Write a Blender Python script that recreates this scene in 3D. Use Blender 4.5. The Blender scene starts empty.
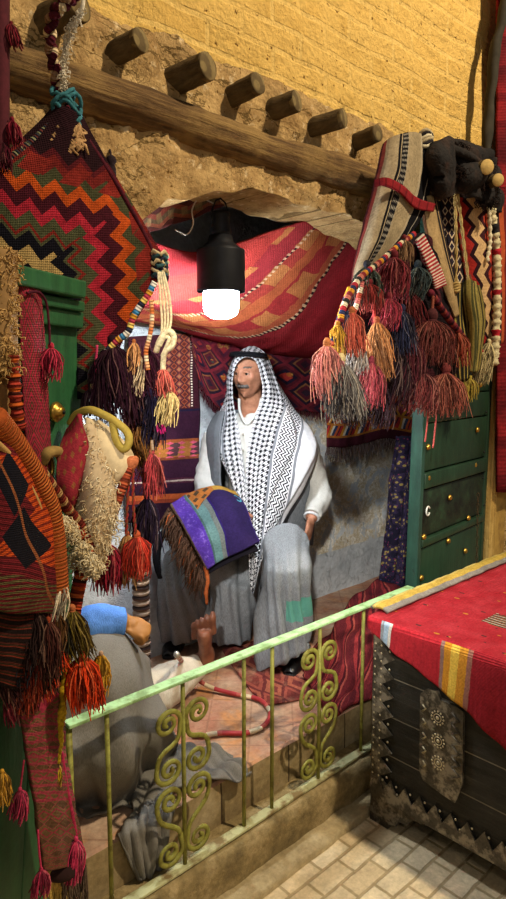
import bpy, math, random
from mathutils import Vector, Matrix, noise
R=random.Random(7)
SC=bpy.context.scene; COL=SC.collection
V3=Vector
# ------------------------------------------------------------------ camera geometry
F=650.0; A=math.radians(46.8); P=math.radians(6.8); H=1.56
CD=V3((math.cos(A)*math.cos(P),math.sin(A)*math.cos(P),-math.sin(P)))
CR=V3((math.sin(A),-math.cos(A),0)); CU=CR.cross(CD)
FH=V3((math.cos(A),math.sin(A),0)); UP=V3((0,0,1)); CAM=V3((0,0,H))
def ray(x,y): return CD*F+CR*(x-253)-CU*(y-449.5)
def pY(x,y,Y): v=ray(x,y); return CAM+v*(Y/v.y)
def pX(x,y,X): v=ray(x,y); return CAM+v*(X/v.x)
def pZ(x,y,Z): v=ray(x,y); return CAM+v*((Z-H)/v.z)
def pD(x,y,D): v=ray(x,y); return CAM+v*(D/v.dot(FH))      # D: level distance from the viewpoint
cam=bpy.data.cameras.new('camera'); co=bpy.data.objects.new('camera',cam); COL.objects.link(co)
cam.sensor_fit='HORIZONTAL'; cam.sensor_width=36; cam.lens=F/506*36; cam.clip_start=.05
M=Matrix((CR,CU,-CD)).transposed().to_4x4(); M.translation=CAM; co.matrix_world=M; SC.camera=co
vs=SC.view_settings; vs.view_transform='Standard'; vs.look='None'; vs.gamma=1; vs.use_curve_mapping=False; vs.exposure=0
# ------------------------------------------------------------------ node helpers
class S:                                                    # a socket one can calculate with
    def __init__(s,n,k): s.n=n; s.k=k
    def op(s,o,b=None,c=None):
        nd=s.n.nt.nodes.new('ShaderNodeMath'); nd.operation=o; s.n.put(nd.inputs[0],s)
        if b is not None: s.n.put(nd.inputs[1],b)
        if c is not None: s.n.put(nd.inputs[2],c)
        return S(s.n,nd.outputs[0])
    def __add__(s,b): return s.op('ADD',b)
    def __sub__(s,b): return s.op('SUBTRACT',b)
    def __mul__(s,b): return s.op('MULTIPLY',b)
    def __rmul__(s,b): return s.op('MULTIPLY',b)
    def frac(s): return s.op('FRACT')
    def abs(s): return s.op('ABSOLUTE')
    def gt(s,b): return s.op('GREATER_THAN',b)
    def lt(s,b): return s.op('LESS_THAN',b)
    def sin(s): return s.op('SINE')
    def floor(s): return s.op('FLOOR')
    def tri(s): return ((s.frac()-.5).abs())*2.0
    def pick(s,stops,const=True): return s.n.ramp(s,stops,const)
    def band(s,a,b): return s.gt(a)*s.lt(b)
def lin(c):
    if isinstance(c,str):
        c=c.lstrip('#'); c=[int(c[i:i+2],16)/255 for i in(0,2,4)]
        c=[x/12.92 if x<=.04045 else ((x+.055)/1.055)**2.4 for x in c]
    return (c[0],c[1],c[2],1)
class NB:
    def __init__(s,name):
        s.m=bpy.data.materials.new(name); s.m.use_nodes=True; s.nt=s.m.node_tree
        s.b=s.nt.nodes['Principled BSDF']; s.tc=s.nt.nodes.new('ShaderNodeTexCoord')
        s.b.inputs['Specular IOR Level'].default_value=.25
    def put(s,inp,x):
        if isinstance(x,S): s.nt.links.new(x.k,inp)
        elif isinstance(x,(int,float)): inp.default_value=x
        else: inp.default_value=lin(x) if inp.type=='RGBA' else x
    def uv(s):
        sp=s.nt.nodes.new('ShaderNodeSeparateXYZ'); s.nt.links.new(s.tc.outputs['UV'],sp.inputs[0])
        return S(s,sp.outputs[0]),S(s,sp.outputs[1])
    def ob(s):
        sp=s.nt.nodes.new('ShaderNodeSeparateXYZ'); s.nt.links.new(s.tc.outputs['Object'],sp.inputs[0])
        return [S(s,sp.outputs[i]) for i in range(3)]
    def vec(s,x,y,z=0.0):
        c=s.nt.nodes.new('ShaderNodeCombineXYZ')
        for i,q in enumerate((x,y,z)): s.put(c.inputs[i],q)
        return S(s,c.outputs[0])
    def noise(s,scale,detail=3,rough=.55,v=None,dist=0):
        n=s.nt.nodes.new('ShaderNodeTexNoise'); n.inputs['Scale'].default_value=scale; n.inputs['Detail'].default_value=detail
        n.inputs['Roughness'].default_value=rough; n.inputs['Distortion'].default_value=dist
        s.nt.links.new(v.k if v else s.tc.outputs['Object'],n.inputs['Vector']); return S(s,n.outputs['Fac'])
    def voro(s,scale,v=None,feat='F1'):
        n=s.nt.nodes.new('ShaderNodeTexVoronoi'); n.feature=feat; n.inputs['Scale'].default_value=scale
        s.nt.links.new(v.k if v else s.tc.outputs['Object'],n.inputs['Vector']); return S(s,n.outputs['Distance'])
    def ramp(s,fac,stops,const=False):
        n=s.nt.nodes.new('ShaderNodeValToRGB'); e=n.color_ramp.elements
        n.color_ramp.interpolation='CONSTANT' if const else 'LINEAR'
        stops=sorted(stops,key=lambda t:t[0])
        while len(e)<len(stops): e.new(1)
        for i,(p,c) in enumerate(stops): e[i].position=p
        for i,(p,c) in enumerate(stops): e[i].color=lin(c)
        s.put(n.inputs[0],fac); return S(s,n.outputs[0])
    def mix(s,f,a,b,mode='MIX'):
        n=s.nt.nodes.new('ShaderNodeMix'); n.data_type='RGBA'; n.blend_type=mode
        s.put(n.inputs[0],f); s.put(n.inputs[6],a); s.put(n.inputs[7],b); return S(s,n.outputs[2])
    def brick(s,v,c1,c2,mo,scale,w,h,mort):
        n=s.nt.nodes.new('ShaderNodeTexBrick'); s.put(n.inputs['Vector'],v); s.put(n.inputs['Color1'],c1); s.put(n.inputs['Color2'],c2); s.put(n.inputs['Mortar'],mo)
        n.inputs['Scale'].default_value=scale; n.inputs['Brick Width'].default_value=w; n.inputs['Row Height'].default_value=h; n.inputs['Mortar Size'].default_value=mort; n.inputs['Mortar Smooth'].default_value=.4
        return S(s,n.outputs[0]),S(s,n.outputs[1])
    def done(s,col,rough=.85,bump=None,bs=.5,bd=.01,metal=0,spec=None):
        s.put(s.b.inputs['Base Color'],col); s.put(s.b.inputs['Roughness'],rough); s.b.inputs['Metallic'].default_value=metal
        if spec is not None: s.b.inputs['Specular IOR Level'].default_value=spec
        if bump is not None:
            n=s.nt.nodes.new('ShaderNodeBump'); n.inputs['Strength'].default_value=bs; n.inputs['Distance'].default_value=bd
            s.put(n.inputs['Height'],bump); s.nt.links.new(n.outputs[0],s.b.inputs['Normal'])
        return s.m
def vary(n,col,scale=40,lo=.6,hi=1.25,detail=4,v=None):    # cloth and clay are never one flat tone
    k=n.noise(scale,detail,.65,v); g=n.ramp(k,[(.25,(lo,lo,lo)),(.75,(hi,hi,hi))]); return n.mix(1.0,col,g,'MULTIPLY')
def plain(name,c,rough=.8,scale=30,lo=.75,hi=1.15,bs=.3,bd=.003,metal=0,spec=None,c2=None,s2=8):
    n=NB(name); col=vary(n,c,scale,lo,hi)
    if c2: col=n.mix(n.ramp(n.noise(s2,5,.65),[(.48,(0,0,0)),(.6,(1,1,1))]),col,c2)
    return n.done(col,rough,n.noise(scale*1.7,4),bs,bd,metal,spec)
def yarn(name,c,lo=.55,hi=1.35):
    n=NB(name); return n.done(vary(n,c,160,lo,hi,2),.95,n.noise(400,2),.4,.002,spec=.1)
def woven(name,fn,nu=120,nv=120,rough=.95,amt=.5,dirt=(.6,1.2),sc=18):
    """fn(n,u,v)->colour over the cloth's own weave directions; ribs as bump"""
    n=NB(name); u,v=n.uv(); col=fn(n,u,v); col=vary(n,col,sc,dirt[0],dirt[1]); col=vary(n,col,140,.72,1.22,2)
    ribs=(v*(nv*6.283)).sin()*.6+(u*(nu*6.283)).sin()*.4+n.noise(120,2)*1.2
    return n.done(col,rough,ribs,amt,.002,spec=.1)
# ------------------------------------------------------------------ mesh helpers
def frames(pts):
    T=[]
    for i in range(len(pts)):
        d=pts[min(i+1,len(pts)-1)]-pts[max(i-1,0)]
        T.append(d.normalized() if d.length>1e-9 else V3((0,0,1)))
    n=T[0].orthogonal().normalized(); out=[]
    for t in T:
        n=(n-t*n.dot(t)); n=n.normalized() if n.length>1e-6 else t.orthogonal().normalized()
        out.append((n,t.cross(n)))
    return out
def cr(pts,n):                                              # smooth curve through points, n samples
    m=len(pts)
    if m==1: return [pts[0]]*n
    out=[]
    for k in range(n):
        t=k/(n-1)*(m-1) if n>1 else 0; i=min(int(t),m-2); f=t-i
        p1=pts[i]; p2=pts[i+1]; p0=pts[i-1] if i>0 else p1*2-p2; p3=pts[i+2] if i+2<m else p2*2-p1
        out.append((p1*2+(p2-p0)*f+(p0*2-p1*5+p2*4-p3)*f*f+(p1*3-p0-p2*3+p3)*f*f*f)*.5)
    return out
class MB:
    def __init__(s): s.v=[]; s.f=[]; s.uv=[]; s.mi=[]
    def add(s,vs,fs,uvs=None,mi=0):
        o=len(s.v); s.v+=vs; s.uv+=uvs or [(0,0)]*len(vs); s.f+=[tuple(o+i for i in f) for f in fs]; s.mi+=[mi]*len(fs); return s
    def tube(s,pts,r,seg=8,mi=0,cap=True,fl=1.0,mod=None,closed=False):
        pts=[V3(p) for p in pts]; n=len(pts); fr=frames(pts); vs=[];uv=[];L=0
        rr=r if isinstance(r,(list,tuple)) else [r]*n
        for i,p in enumerate(pts):
            if i: L+=(p-pts[i-1]).length
            a,b=fr[i]
            for j in range(seg):
                th=2*math.pi*j/seg; k=rr[i]*(mod(i/(n-1),th) if mod else 1)
                vs.append(p+a*(math.cos(th)*k)+b*(math.sin(th)*k*fl)); uv.append((j/seg,L))
        fs=[(i*seg+j,i*seg+(j+1)%seg,(i+1)*seg+(j+1)%seg,(i+1)*seg+j) for i in range(n-1) for j in range(seg)]
        if closed: fs+=[((n-1)*seg+j,(n-1)*seg+(j+1)%seg,(j+1)%seg,j) for j in range(seg)]
        elif cap: fs+=[tuple(range(seg))[::-1],tuple((n-1)*seg+j for j in range(seg))]
        return s.add(vs,fs,uv,mi)
    def box(s,c,size,Rm=None,mi=0):
        c=V3(c); h=[x/2 for x in size]; vs=[]
        for x in(-1,1):
            for y in(-1,1):
                for z in(-1,1):
                    q=V3((x*h[0],y*h[1],z*h[2])); vs.append(c+(Rm@q if Rm else q))
        return s.add(vs,[(0,1,3,2),(4,6,7,5),(0,4,5,1),(2,3,7,6),(0,2,6,4),(1,5,7,3)],[(p.x,p.z) for p in vs],mi)
    def grid(s,g,mi=0,uvf=None,flip=False):
        nv=len(g);nu=len(g[0]); vs=[p for row in g for p in row]
        uv=[(i/(nu-1),j/(nv-1)) for j in range(nv) for i in range(nu)]
        if uvf: uv=[uvf(*q) for q in uv]
        fs=[(j*nu+i,j*nu+i+1,(j+1)*nu+i+1,(j+1)*nu+i) for j in range(nv-1) for i in range(nu-1)]
        if flip: fs=[f[::-1] for f in fs]
        return s.add(vs,fs,uv,mi)
    def ball(s,c,r,seg=16,rings=10,Rm=None,mi=0,fn=None):
        c=V3(c); r=r if isinstance(r,(tuple,list)) else (r,r,r); vs=[];uv=[]
        for j in range(rings+1):
            ph=math.pi*j/rings
            for i in range(seg):
                th=2*math.pi*i/seg; q=V3((math.sin(ph)*math.cos(th),math.sin(ph)*math.sin(th),math.cos(ph)))
                if fn: q=q*fn(q)
                q=V3((q.x*r[0],q.y*r[1],q.z*r[2])); vs.append(c+(Rm@q if Rm else q)); uv.append((i/seg,j/rings))
        fs=[(j*seg+i,(j+1)*seg+i,(j+1)*seg+(i+1)%seg,j*seg+(i+1)%seg) for j in range(rings) for i in range(seg)]
        return s.add(vs,fs,uv,mi)
    def lathe(s,prof,c,ax=UP,seg=20,mi=0):                  # prof: (radius, height) along ax
        c=V3(c); ax=V3(ax).normalized(); a=ax.orthogonal().normalized(); b=ax.cross(a); vs=[];uv=[]
        for k,(r,h) in enumerate(prof):
            for j in range(seg):
                th=2*math.pi*j/seg; vs.append(c+ax*h+a*(r*math.cos(th))+b*(r*math.sin(th))); uv.append((j/seg,k/len(prof)))
        n=len(prof); fs=[(i*seg+j,i*seg+(j+1)%seg,(i+1)*seg+(j+1)%seg,(i+1)*seg+j) for i in range(n-1) for j in range(seg)]
        fs+=[tuple(range(seg))[::-1],tuple((n-1)*seg+j for j in range(seg))]
        return s.add(vs,fs,uv,mi)
    def noise(s,amp,sc,i0=0,seed=0):
        for i in range(i0,len(s.v)):
            p=s.v[i]; s.v[i]=p+noise.noise_vector(p*sc+V3((seed,seed*2,0)))*amp
        return s
    def build(s,name,mats,parent=None,base=None,smooth=True,bev=0,thick=0,sub=0,remesh=0,smo=0,off=-1):
        o0=root_loc(parent) if parent else V3(base or (0,0,0))
        me=bpy.data.meshes.new(name); me.from_pydata([p-o0 for p in map(V3,s.v)],[],s.f); me.update()
        ul=me.uv_layers.new(name='UVMap'); d=[]
        for l in me.loops: d+=s.uv[l.vertex_index]
        ul.data.foreach_set('uv',d)
        for m in (mats if isinstance(mats,(list,tuple)) else [mats]): me.materials.append(m)
        me.polygons.foreach_set('material_index',s.mi); me.polygons.foreach_set('use_smooth',[smooth]*len(s.f))
        ob=bpy.data.objects.new(name,me); COL.objects.link(ob)
        if parent: ob.parent=parent
        else: ob.location=o0
        if remesh:
            q=ob.modifiers.new('r','REMESH'); q.mode='VOXEL'; q.voxel_size=remesh; q.use_smooth_shade=True
        if smo: q=ob.modifiers.new('s','SMOOTH'); q.iterations=smo; q.factor=.5
        if remesh:
            dg=bpy.context.evaluated_depsgraph_get(); m2=bpy.data.meshes.new_from_object(ob.evaluated_get(dg)); ob.modifiers.clear()
            ob.data=m2; m2.name=name
            m2.polygons.foreach_set('use_smooth',[True]*len(m2.polygons))
        if sub: q=ob.modifiers.new('s','SUBSURF'); q.levels=sub; q.render_levels=sub
        if thick: q=ob.modifiers.new('t','SOLIDIFY'); q.thickness=thick; q.offset=off
        if bev: q=ob.modifiers.new('b','BEVEL'); q.width=bev; q.segments=2; q.limit_method='ANGLE'
        return ob
def root_loc(o):
    p=V3((0,0,0))
    while o: p+=o.location; o=o.parent
    return p
def tag(o,label=None,cat=None,group=None,kind=None):
    for k,v in(('label',label),('category',cat),('group',group),('kind',kind)):
        if v: o[k]=v
    return o
def thing(name,loc,label,cat,group=None):
    o=bpy.data.objects.new(name,None); o.empty_display_size=.05; o.location=V3(loc); COL.objects.link(o); return tag(o,label,cat,group)
def struct(o): o['kind']='structure'; return o
def copy_tree(o,parent=None,loc=None):
    c=o.copy(); COL.objects.link(c)
    if parent: c.parent=parent
    if loc is not None: c.location=loc
    for ch in list(o.children): copy_tree(ch,c)
    return c
def surf(rows,nu,nv):
    rr=[cr(list(map(V3,r)),nu) for r in rows]; cols=[cr([r[i] for r in rr],nv) for i in range(nu)]
    return [[cols[i][j] for i in range(nu)] for j in range(nv)]
def cloth(name,rows,mats,nu=40,nv=40,thick=.006,parent=None,base=None,amp=.0,sc=12,fold=None,uvf=None,seed=0,flip=False):
    g=surf(rows,nu,nv)
    if amp or fold:
        N=[[None]*nu for _ in range(nv)]
        for j in range(nv):
            for i in range(nu):
                a=g[j][min(i+1,nu-1)]-g[j][max(i-1,0)]; b=g[min(j+1,nv-1)][i]-g[max(j-1,0)][i]; n=a.cross(b)
                N[j][i]=n.normalized() if n.length>1e-9 else V3((0,0,0))
        for j in range(nv):
            for i in range(nu):
                d=amp*noise.noise(g[j][i]*sc+V3((seed,0,0)))*1.6 if amp else 0
                if fold: d+=fold(i/(nu-1),j/(nv-1))
                g[j][i]=g[j][i]+N[j][i]*d
    m=MB(); m.grid(g,0,uvf,flip); ob=m.build(name,mats,parent,base,thick=thick)
    return ob,g
# ================================================================== SETTING
def m_brickwall():
    n=NB('mud_brick'); x,y,z=n.ob()
    w=n.noise(3,3); v=n.vec(x+w*.03,z+n.noise(2.2,2)*.03)
    c,f=n.brick(v,'#d2ab5e','#c39a4c','#dcb96e',1,.25,.075,.01)
    c=n.mix(n.ramp(n.noise(7,5,.6),[(.3,(0,0,0)),(.6,(.9,.9,.9))]),c,'#d8b264')        # smeared mud
    c=n.mix(n.ramp(n.noise(30,6,.7),[(.6,(0,0,0)),(.75,(.5,.5,.5))]),c,'#8f6a2e')
    pl=n.mix(n.ramp(n.noise(11,6,.7),[(.35,(0,0,0)),(.65,(1,1,1))]),'#c9a770','#97764a')
    pl=n.mix(n.ramp(n.noise(26,5,.7),[(.58,(0,0,0)),(.68,(1,1,1))]),pl,'#dcc398')
    crk=n.noise(1,5,.6,n.vec(x*5.0,z*13.0)); pl=n.mix((crk-.5).abs().lt(.012)*n.noise(3,2).gt(.48)*.75,pl,'#54401f')
    crk2=n.noise(1,4,.6,n.vec(x*16.0+7.0,z*16.0)); pl=n.mix((crk2-.5).abs().lt(.010)*n.noise(4,2).gt(.52)*.6,pl,'#5c4726')
    k=n.ramp(z+n.noise(5,3)*.12-x*.0,[(.0,(0,0,0)),(1,(1,1,1))])
    hi=(z+n.noise(6,4)*.10).gt(2.49)
    col=n.mix(hi,pl,c); col=vary(n,col,60,.8,1.15)
    pits=n.ramp(n.noise(55,2),[(.66,(0,0,0)),(.72,(1,1,1))])
    b=n.noise(18,8,.7)*1.6+n.noise(70,4)*.5+(f*-.18)*hi+n.noise(45,2).gt(.68)*-.6
    return n.done(n.mix(pits,col,'#6d4d22'),.95,b,.8,.02,spec=.1)
MWALL=m_brickwall()
def m_plaster():
    n=NB('grey_plaster'); x,y,z=n.ob()
    c=n.ramp(n.noise(5,6,.6),[(.3,'#a3a9ad'),(.55,'#c3c8ca'),(.75,'#dadddc')])
    flake=n.noise(9,7,.72,dist=.6)
    k=n.ramp(flake,[(.45,(0,0,0)),(.49,(1,1,1))])*(x+n.noise(3,3)*.3).gt(2.62)*z.gt(.55)
    c=n.mix(k,c,n.ramp(n.noise(14,6,.7),[(.3,'#a8946a'),(.4,'#e4dfd0'),(.5,'#c4b490'),(.58,'#f0ece0'),(.7,'#b8a47c')]))
    c=vary(n,c,45,.8,1.15,6)
    return n.done(c,.9,n.noise(25,8,.7)*1.4+n.ramp(flake,[(.5,(0,0,0)),(.58,(1,1,1))]),.6,.012,spec=.15)
MPLA=m_plaster()
def m_floor():
    n=NB('brick_pavers'); x,y,z=n.ob(); w=n.noise(9,3)
    c,f=n.brick(n.vec(x+w*.012,y+w*.012),'#dac8a4','#c9b28a','#a8946e',1,.145,.072,.006)
    c=vary(n,c,14,.65,1.25,6); c=vary(n,c,70,.8,1.15)
    return n.done(c,.85,f*-.8+n.noise(40,6),.6,.01,spec=.2)
def m_stone(name,a,b,c_,s=9):
    n=NB(name); c=n.ramp(n.noise(s,7,.68),[(.3,a),(.5,b),(.7,c_)]); c=vary(n,c,60,.75,1.2)
    return n.done(c,.88,n.noise(s*3,8,.7),.7,.012,spec=.2)
def m_platform():
    n=NB('tiled_platform'); x,y,z=n.ob(); w=n.noise(6,3)*.03
    a=((x+y)*4.6+w).tri(); b=((x-y)*4.6+w).tri()
    c=n.ramp(n.noise(7,6,.6),[(.3,'#8b6a56'),(.5,'#b3937a'),(.7,'#c4aa90')])
    c=n.mix(n.ramp(n.noise(4.5,4,.6),[(.42,(0,0,0)),(.66,(.7,.7,.7))]),c,'#a8644e')
    c=n.mix(n.ramp(n.noise(6,4,.6,dist=.8),[(.55,(0,0,0)),(.68,(.8,.8,.8))]),c,'#c68a55')
    c=n.mix(a.lt(.045).op('MAXIMUM',b.lt(.045))*.4,c,'#7d5c4a')
    side=z.lt(.292)
    sc=n.ramp(n.noise(8,6,.65),[(.3,'#75603f'),(.5,'#94805a'),(.7,'#a89673')])
    j=(x*3.3).frac().lt(.02)
    sc=n.mix(j,sc,'#4a3a28')
    c=n.mix(side,c,sc); c=vary(n,c,50,.75,1.2)
    return n.done(c,.75,n.noise(30,6)+j*-1.0,.5,.008,spec=.25)
def arch(x):
    P_=[(.55,1.72),(.72,1.80),(.86,1.88),(.985,1.945),(1.08,2.02),(1.25,2.075),(1.45,2.112),(1.62,2.108),(1.85,2.10),(2.05,2.09),(2.3,2.05),(2.5,1.99),(2.72,1.90)]
    if x<=P_[0][0]: return P_[0][1]
    for (a,b),(c,d) in zip(P_,P_[1:]):
        if x<=c: return b+(d-b)*(x-a)/(c-a)
    return P_[-1][1]
XL,XR=.62,2.72; YW=1.5; YB=2.32
def wall_y(x,z):
    p=V3((x,0,z)); rough=max(0,min(1,(2.50-z)/.1))
    y=YW+noise.fractal(p*3.0,.8,2.0,4)*.012
    y+=rough*(noise.fractal(p*9.0,.7,2.1,5)*.022+abs(noise.noise(p*V3((3,1,14)).x if False else p*6))*-.012)
    if z<2.2: y+=abs(noise.noise(V3((x*3,0,z*26))))*-.022*max(0,min(1,(z-1.85)/.1))     # layered mud over the arch
    return y
def wall_patch(m,x0,x1,zb,zt,nx,nz):
    g=[]
    for j in range(nz+1):
        row=[]
        for i in range(nx+1):
            x=x0+(x1-x0)*i/nx; b=zb(x); z=b+(zt-b)*(j/nz)
            row.append(V3((x,wall_y(x,z),z)))
        g.append(row)
    m.grid(g)
    return g
m=MB()
jit=lambda x: arch(x)+noise.noise(V3((x*9,3,0)))*.02
wall_patch(m,-1.6,XL,lambda x:0,4.2,60,110); g=wall_patch(m,XL,XR,jit,4.2,110,120); wall_patch(m,XR,5.2,lambda x:0,4.2,110,120)
bot=g[0]; m.grid([[p+V3((0,.22,0)) for p in bot],bot])                       # the arch's underside
for X,s in((XL,1),(XR,-1)):
    m.grid([[V3((X,YW+.22*k/6 if k else wall_y(X,z/20*arch(X)),z/20*arch(X))) for k in range(7)] for z in range(21)],flip=s<0)
struct(m.build('wall_front',MWALL,base=(0,YW,0)))
AL,AR,AZ=.35,3.75,2.38
m=MB(); m.grid([[V3((AL+(AR-AL)*i/60,YB+noise.fractal(V3((i*.2,j*.2,0)),.8,2,4)*.012,.0+AZ*j/50)) for i in range(61)] for j in range(51)]); struct(m.build('wall_back',MPLA,base=(0,0,0)))
m=MB(); m.grid([[V3((AL,1.55+(YB+.05-1.55)*i/10,AZ*j/20)) for i in range(11)] for j in range(21)],flip=True); struct(m.build('wall_left',MPLA,base=(0,0,0)))
m=MB(); m.grid([[V3((AR,1.55+(YB+.05-1.55)*i/10,AZ*j/20)) for i in range(11)] for j in range(21)]); struct(m.build('wall_right',MPLA,base=(0,0,0)))
MCEIL=plain('sooty_ceiling','#4a3c2c',.95,12)
m=MB(); m.box(((AL+AR)/2,1.95,AZ+.03),(AR-AL,.84,.06)); struct(m.build('ceiling',MCEIL,base=(0,0,0)))
m=MB(); m.grid([[V3((-3+.2*i,-3+.2*j,noise.noise(V3((i*.9,j*.9,0)))*.003)) for i in range(46)] for j in range(26)]); struct(m.build('floor',m_floor(),base=(0,0,0)))
m=MB(); m.grid([[V3((x,y,z)) for x in [.36+3.38*i/80 for i in range(81)]] for (y,z) in ((1.437,0),(1.437,.12),(1.437,.25),(1.440,.292),(1.448,.3),(1.6,.3),(2.0,.3),(2.34,.3))])
struct(m.build('raised_platform',m_platform(),base=(0,0,0),smooth=False))
MKERB=m_stone('kerb_stone','#5f5138','#8b7850','#b39d72')
m=MB(); m.grid([[V3((x,y,z)) for x in [-.4+4.2*i/160 for i in range(161)]] for (y,z) in ((1.335,-.01),(1.337,.05),(1.334,.10),(1.34,.145),(1.352,.155),(1.39,.156),(1.445,.156))]); m.noise(.008,14)
struct(m.build('step_kerb',MKERB,base=(0,0,0)))
m=MB(); m.grid([[V3((x,y,z)) for x in [-.4+4.2*i/120 for i in range(121)]] for (y,z) in ((1.268,-.01),(1.27,.02),(1.278,.028),(1.34,.03))]); m.noise(.006,12)
struct(m.build('trim_1',m_stone('ledge_stone','#8a7856','#ab9871','#c6b48e',7),base=(0,0,0)))
# ------------------------------------------------------------------ timber in the wall
def m_log(name,a,b,c,ax):
    n=NB(name); q=n.ob(); s=[60,60,60]; s[ax]=3.5
    v=n.vec(q[0]*s[0],q[1]*s[1],q[2]*s[2]); k=n.noise(1,6,.7,v)
    col=n.ramp(k,[(.3,a),(.5,b),(.7,c)]); col=n.mix(n.ramp(n.noise(7,5,.6),[(.5,(0,0,0)),(.7,(.7,.7,.7))]),col,c)
    return n.done(col,.9,k*1.5+n.noise(20,4),.8,.012,spec=.15)
MBEAM=m_log('old_beam','#382a1b','#684f32','#957849',0); MLOG=m_log('log_bark','#33291c','#524229','#6e5c3e',1)
def m_cut(name='cut_wood',a='#7a6842',b='#5a4a2e'):
    n=NB(name); x,y,z=n.ob(); r=((x*x)+(z*z)).op('SQRT'); k=(r*160+n.noise(60,3)*2.0).sin()
    return n.done(vary(n,n.ramp(k*.5+.5,[(.3,b),(.7,a)]),60,.7,1.15),.9,n.noise(60,4),.4,.005)
MCUT=m_cut()
m=MB(); pts=[V3((.0+2.35*i/60,1.495+.01*noise.noise(V3((i*.1,0,0))),2.238+.018*noise.noise(V3((i*.07,5,0)))-.0*i)) for i in range(61)]
m.tube(pts,[.052+.008*noise.noise(V3((i*.12,9,0))) for i in range(61)],20,mod=lambda t,th:1+.05*math.sin(3*th+4*t)+.02*math.sin(9*th+20*t))
m.noise(.006,22)
tag(m.build('lintel_beam',MBEAM,base=pts[30]),'long weathered round timber beam spanning the wall above the alcove','beam')
VG=[('cut log end at top left corner with a striped cord looped round it',(50,20),(80,5),.030),
    ('round log end above the kilim bag, second of the row from the left',(117,52),(141,40),.025),
    ('thickest log end of the row under the brickwork, third from the left',(177,80),(208,66),.031),
    ('short log end above the hanging lamp, fourth of the row',(233,96),(258,83),.026),
    ('short log end right above the red canopy, fifth of the row',(272,110),(297,101),.027),
    ('long log end right of the canopy, sixth of the row',(313,127),(344,118),.025),
    ('log end beside the striped saddlebag, last of the row under the brickwork',(354,143),(378,133),.024)]
for k,(lab,b,t,r) in enumerate(VG):
    p0=pY(*b,1.5); p1=pZ(*t,p0.z+.008); dr=(p1-p0).normalized()
    r*=1.17
    t_=thing('log_end',p0,lab,'log','log ends jutting from the wall')
    m=MB(); q0=p0-dr*.10
    m.tube([q0.lerp(p1,i/12) for i in range(13)],[r*(1.04-.05*i/12) for i in range(12)]+[r*.96],18,cap=False,mod=lambda tt,th:1+.03*math.sin(2*th+k)+.02*math.sin(7*th+k*3)); m.noise(.0025,40,seed=k)
    m.build('log_bark',MLOG,t_)
    m=MB(); m.lathe([(r*.99,-.012),(r*.97,0),(r*.9,.0015),(.001,.002)],p1,dr,18); ob=m.build('cut_face',MCUT,t_)
    for q in ob.data.vertices: pass
# ------------------------------------------------------------------ light
def light(name,typ,loc,e,c,size=None,target=None):
    l=bpy.data.lights.new(name,typ); l.energy=e; l.color=c
    o=bpy.data.objects.new(name,l); COL.objects.link(o); o.location=loc
    if size is not None:
        if typ=='AREA': l.size=size
        else: l.shadow_soft_size=size
    if target is not None: o.rotation_euler=(V3(target)-V3(loc)).to_track_quat('-Z','Y').to_euler()
    return o
light('street_lamp','POINT',(2.3,-1.3,4.9),900,(1,.84,.60),.10)
light('passage_lamp','POINT',(-.35,-1.3,2.7),34,(1,.92,.82),.16)
sp=light('alcove_fill_spot','SPOT',(-1.2,-.9,2.8),800,(1,.95,.88),.06,(2.75,2.2,.50)); sp.data.spot_size=math.radians(21); sp.data.spot_blend=.8  # unseen fill added to brighten the alcove's right wall
w=bpy.data.worlds.new('night'); SC.world=w; w.use_nodes=True
w.node_tree.nodes['Background'].inputs[0].default_value=(.9,.85,.8,1); w.node_tree.nodes['Background'].inputs[1].default_value=.14
# ------------------------------------------------------------------ hanging lamp
MBLK=plain('black_tin','#15161a',.5,25,.6,1.6,.2,.002,.3); MDK=plain('dark_iron','#0b0b0d',.55,30)
c0=pY(221,300,1.63); LX,LY=c0.x,c0.y
zt=pY(222,213,1.63).z; zs=pY(221,252,1.63).z; zb=pY(221,292,1.63).z; zz=pY(221,318,1.63).z; rs=.078
lamp=thing('hanging_lamp',(LX,LY,zt+.02),'black tin lantern with a glowing white bulb hanging in the alcove','lamp')
m=MB(); m.lathe([(rs,0),(rs,.004),(rs*.99,zs-zb),(rs*.98,zs-zb+.006),(rs*.97,zs-zb+.006),(rs*.97,.002),(rs*.985,0)][::1],(LX,LY,zb),UP,32)
m.lathe([(rs*.97,0),(rs*.8,.012),(rs*.55,.03),(rs*.47,.05),(.001,.052)],(LX,LY,zs),UP,32); m.build('lamp_shade',MBLK,lamp)
m=MB(); m.lathe([(rs*.42,0),(rs*.43,.02),(rs*.36,.06),(rs*.40,.065),(rs*.40,.075),(rs*.30,.08)],(LX,LY,zs+.045),UP,24); m.build('chimney',MBLK,lamp)
m=MB(); zc=zs+.125
m.tube([V3((LX+.034,LY,zc-.05)),V3((LX+.034,LY,zc+.0)),V3((LX+.02,LY,zc+.03)),V3((LX,LY,zc+.04)),V3((LX-.02,LY,zc+.03)),V3((LX-.034,LY,zc)),V3((LX-.034,LY,zc-.05))],.003,6); m.build('bail_handle',MDK,lamp)
m=MB(); m.tube([V3((LX,LY,zc+.04)),V3((LX,LY,AZ))],.003,6); m.build('hanging_wire',MDK,lamp)
m=MB(); wp=[V3((LX-.03,LY,zc+.02)),V3((LX-.10,LY-.02,zc+.02)),V3((LX-.13,LY-.02,zc-.02)),V3((LX-.125,LY-.02,zc-.06)),V3((LX-.15,LY-.02,zc-.095)),V3((LX-.20,LY-.03,zc-.09))]
m.tube(cr(wp,24),.0022,6); m.build('lamp_wire',plain('pale_wire','#b9b2a4'),lamp)
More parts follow.
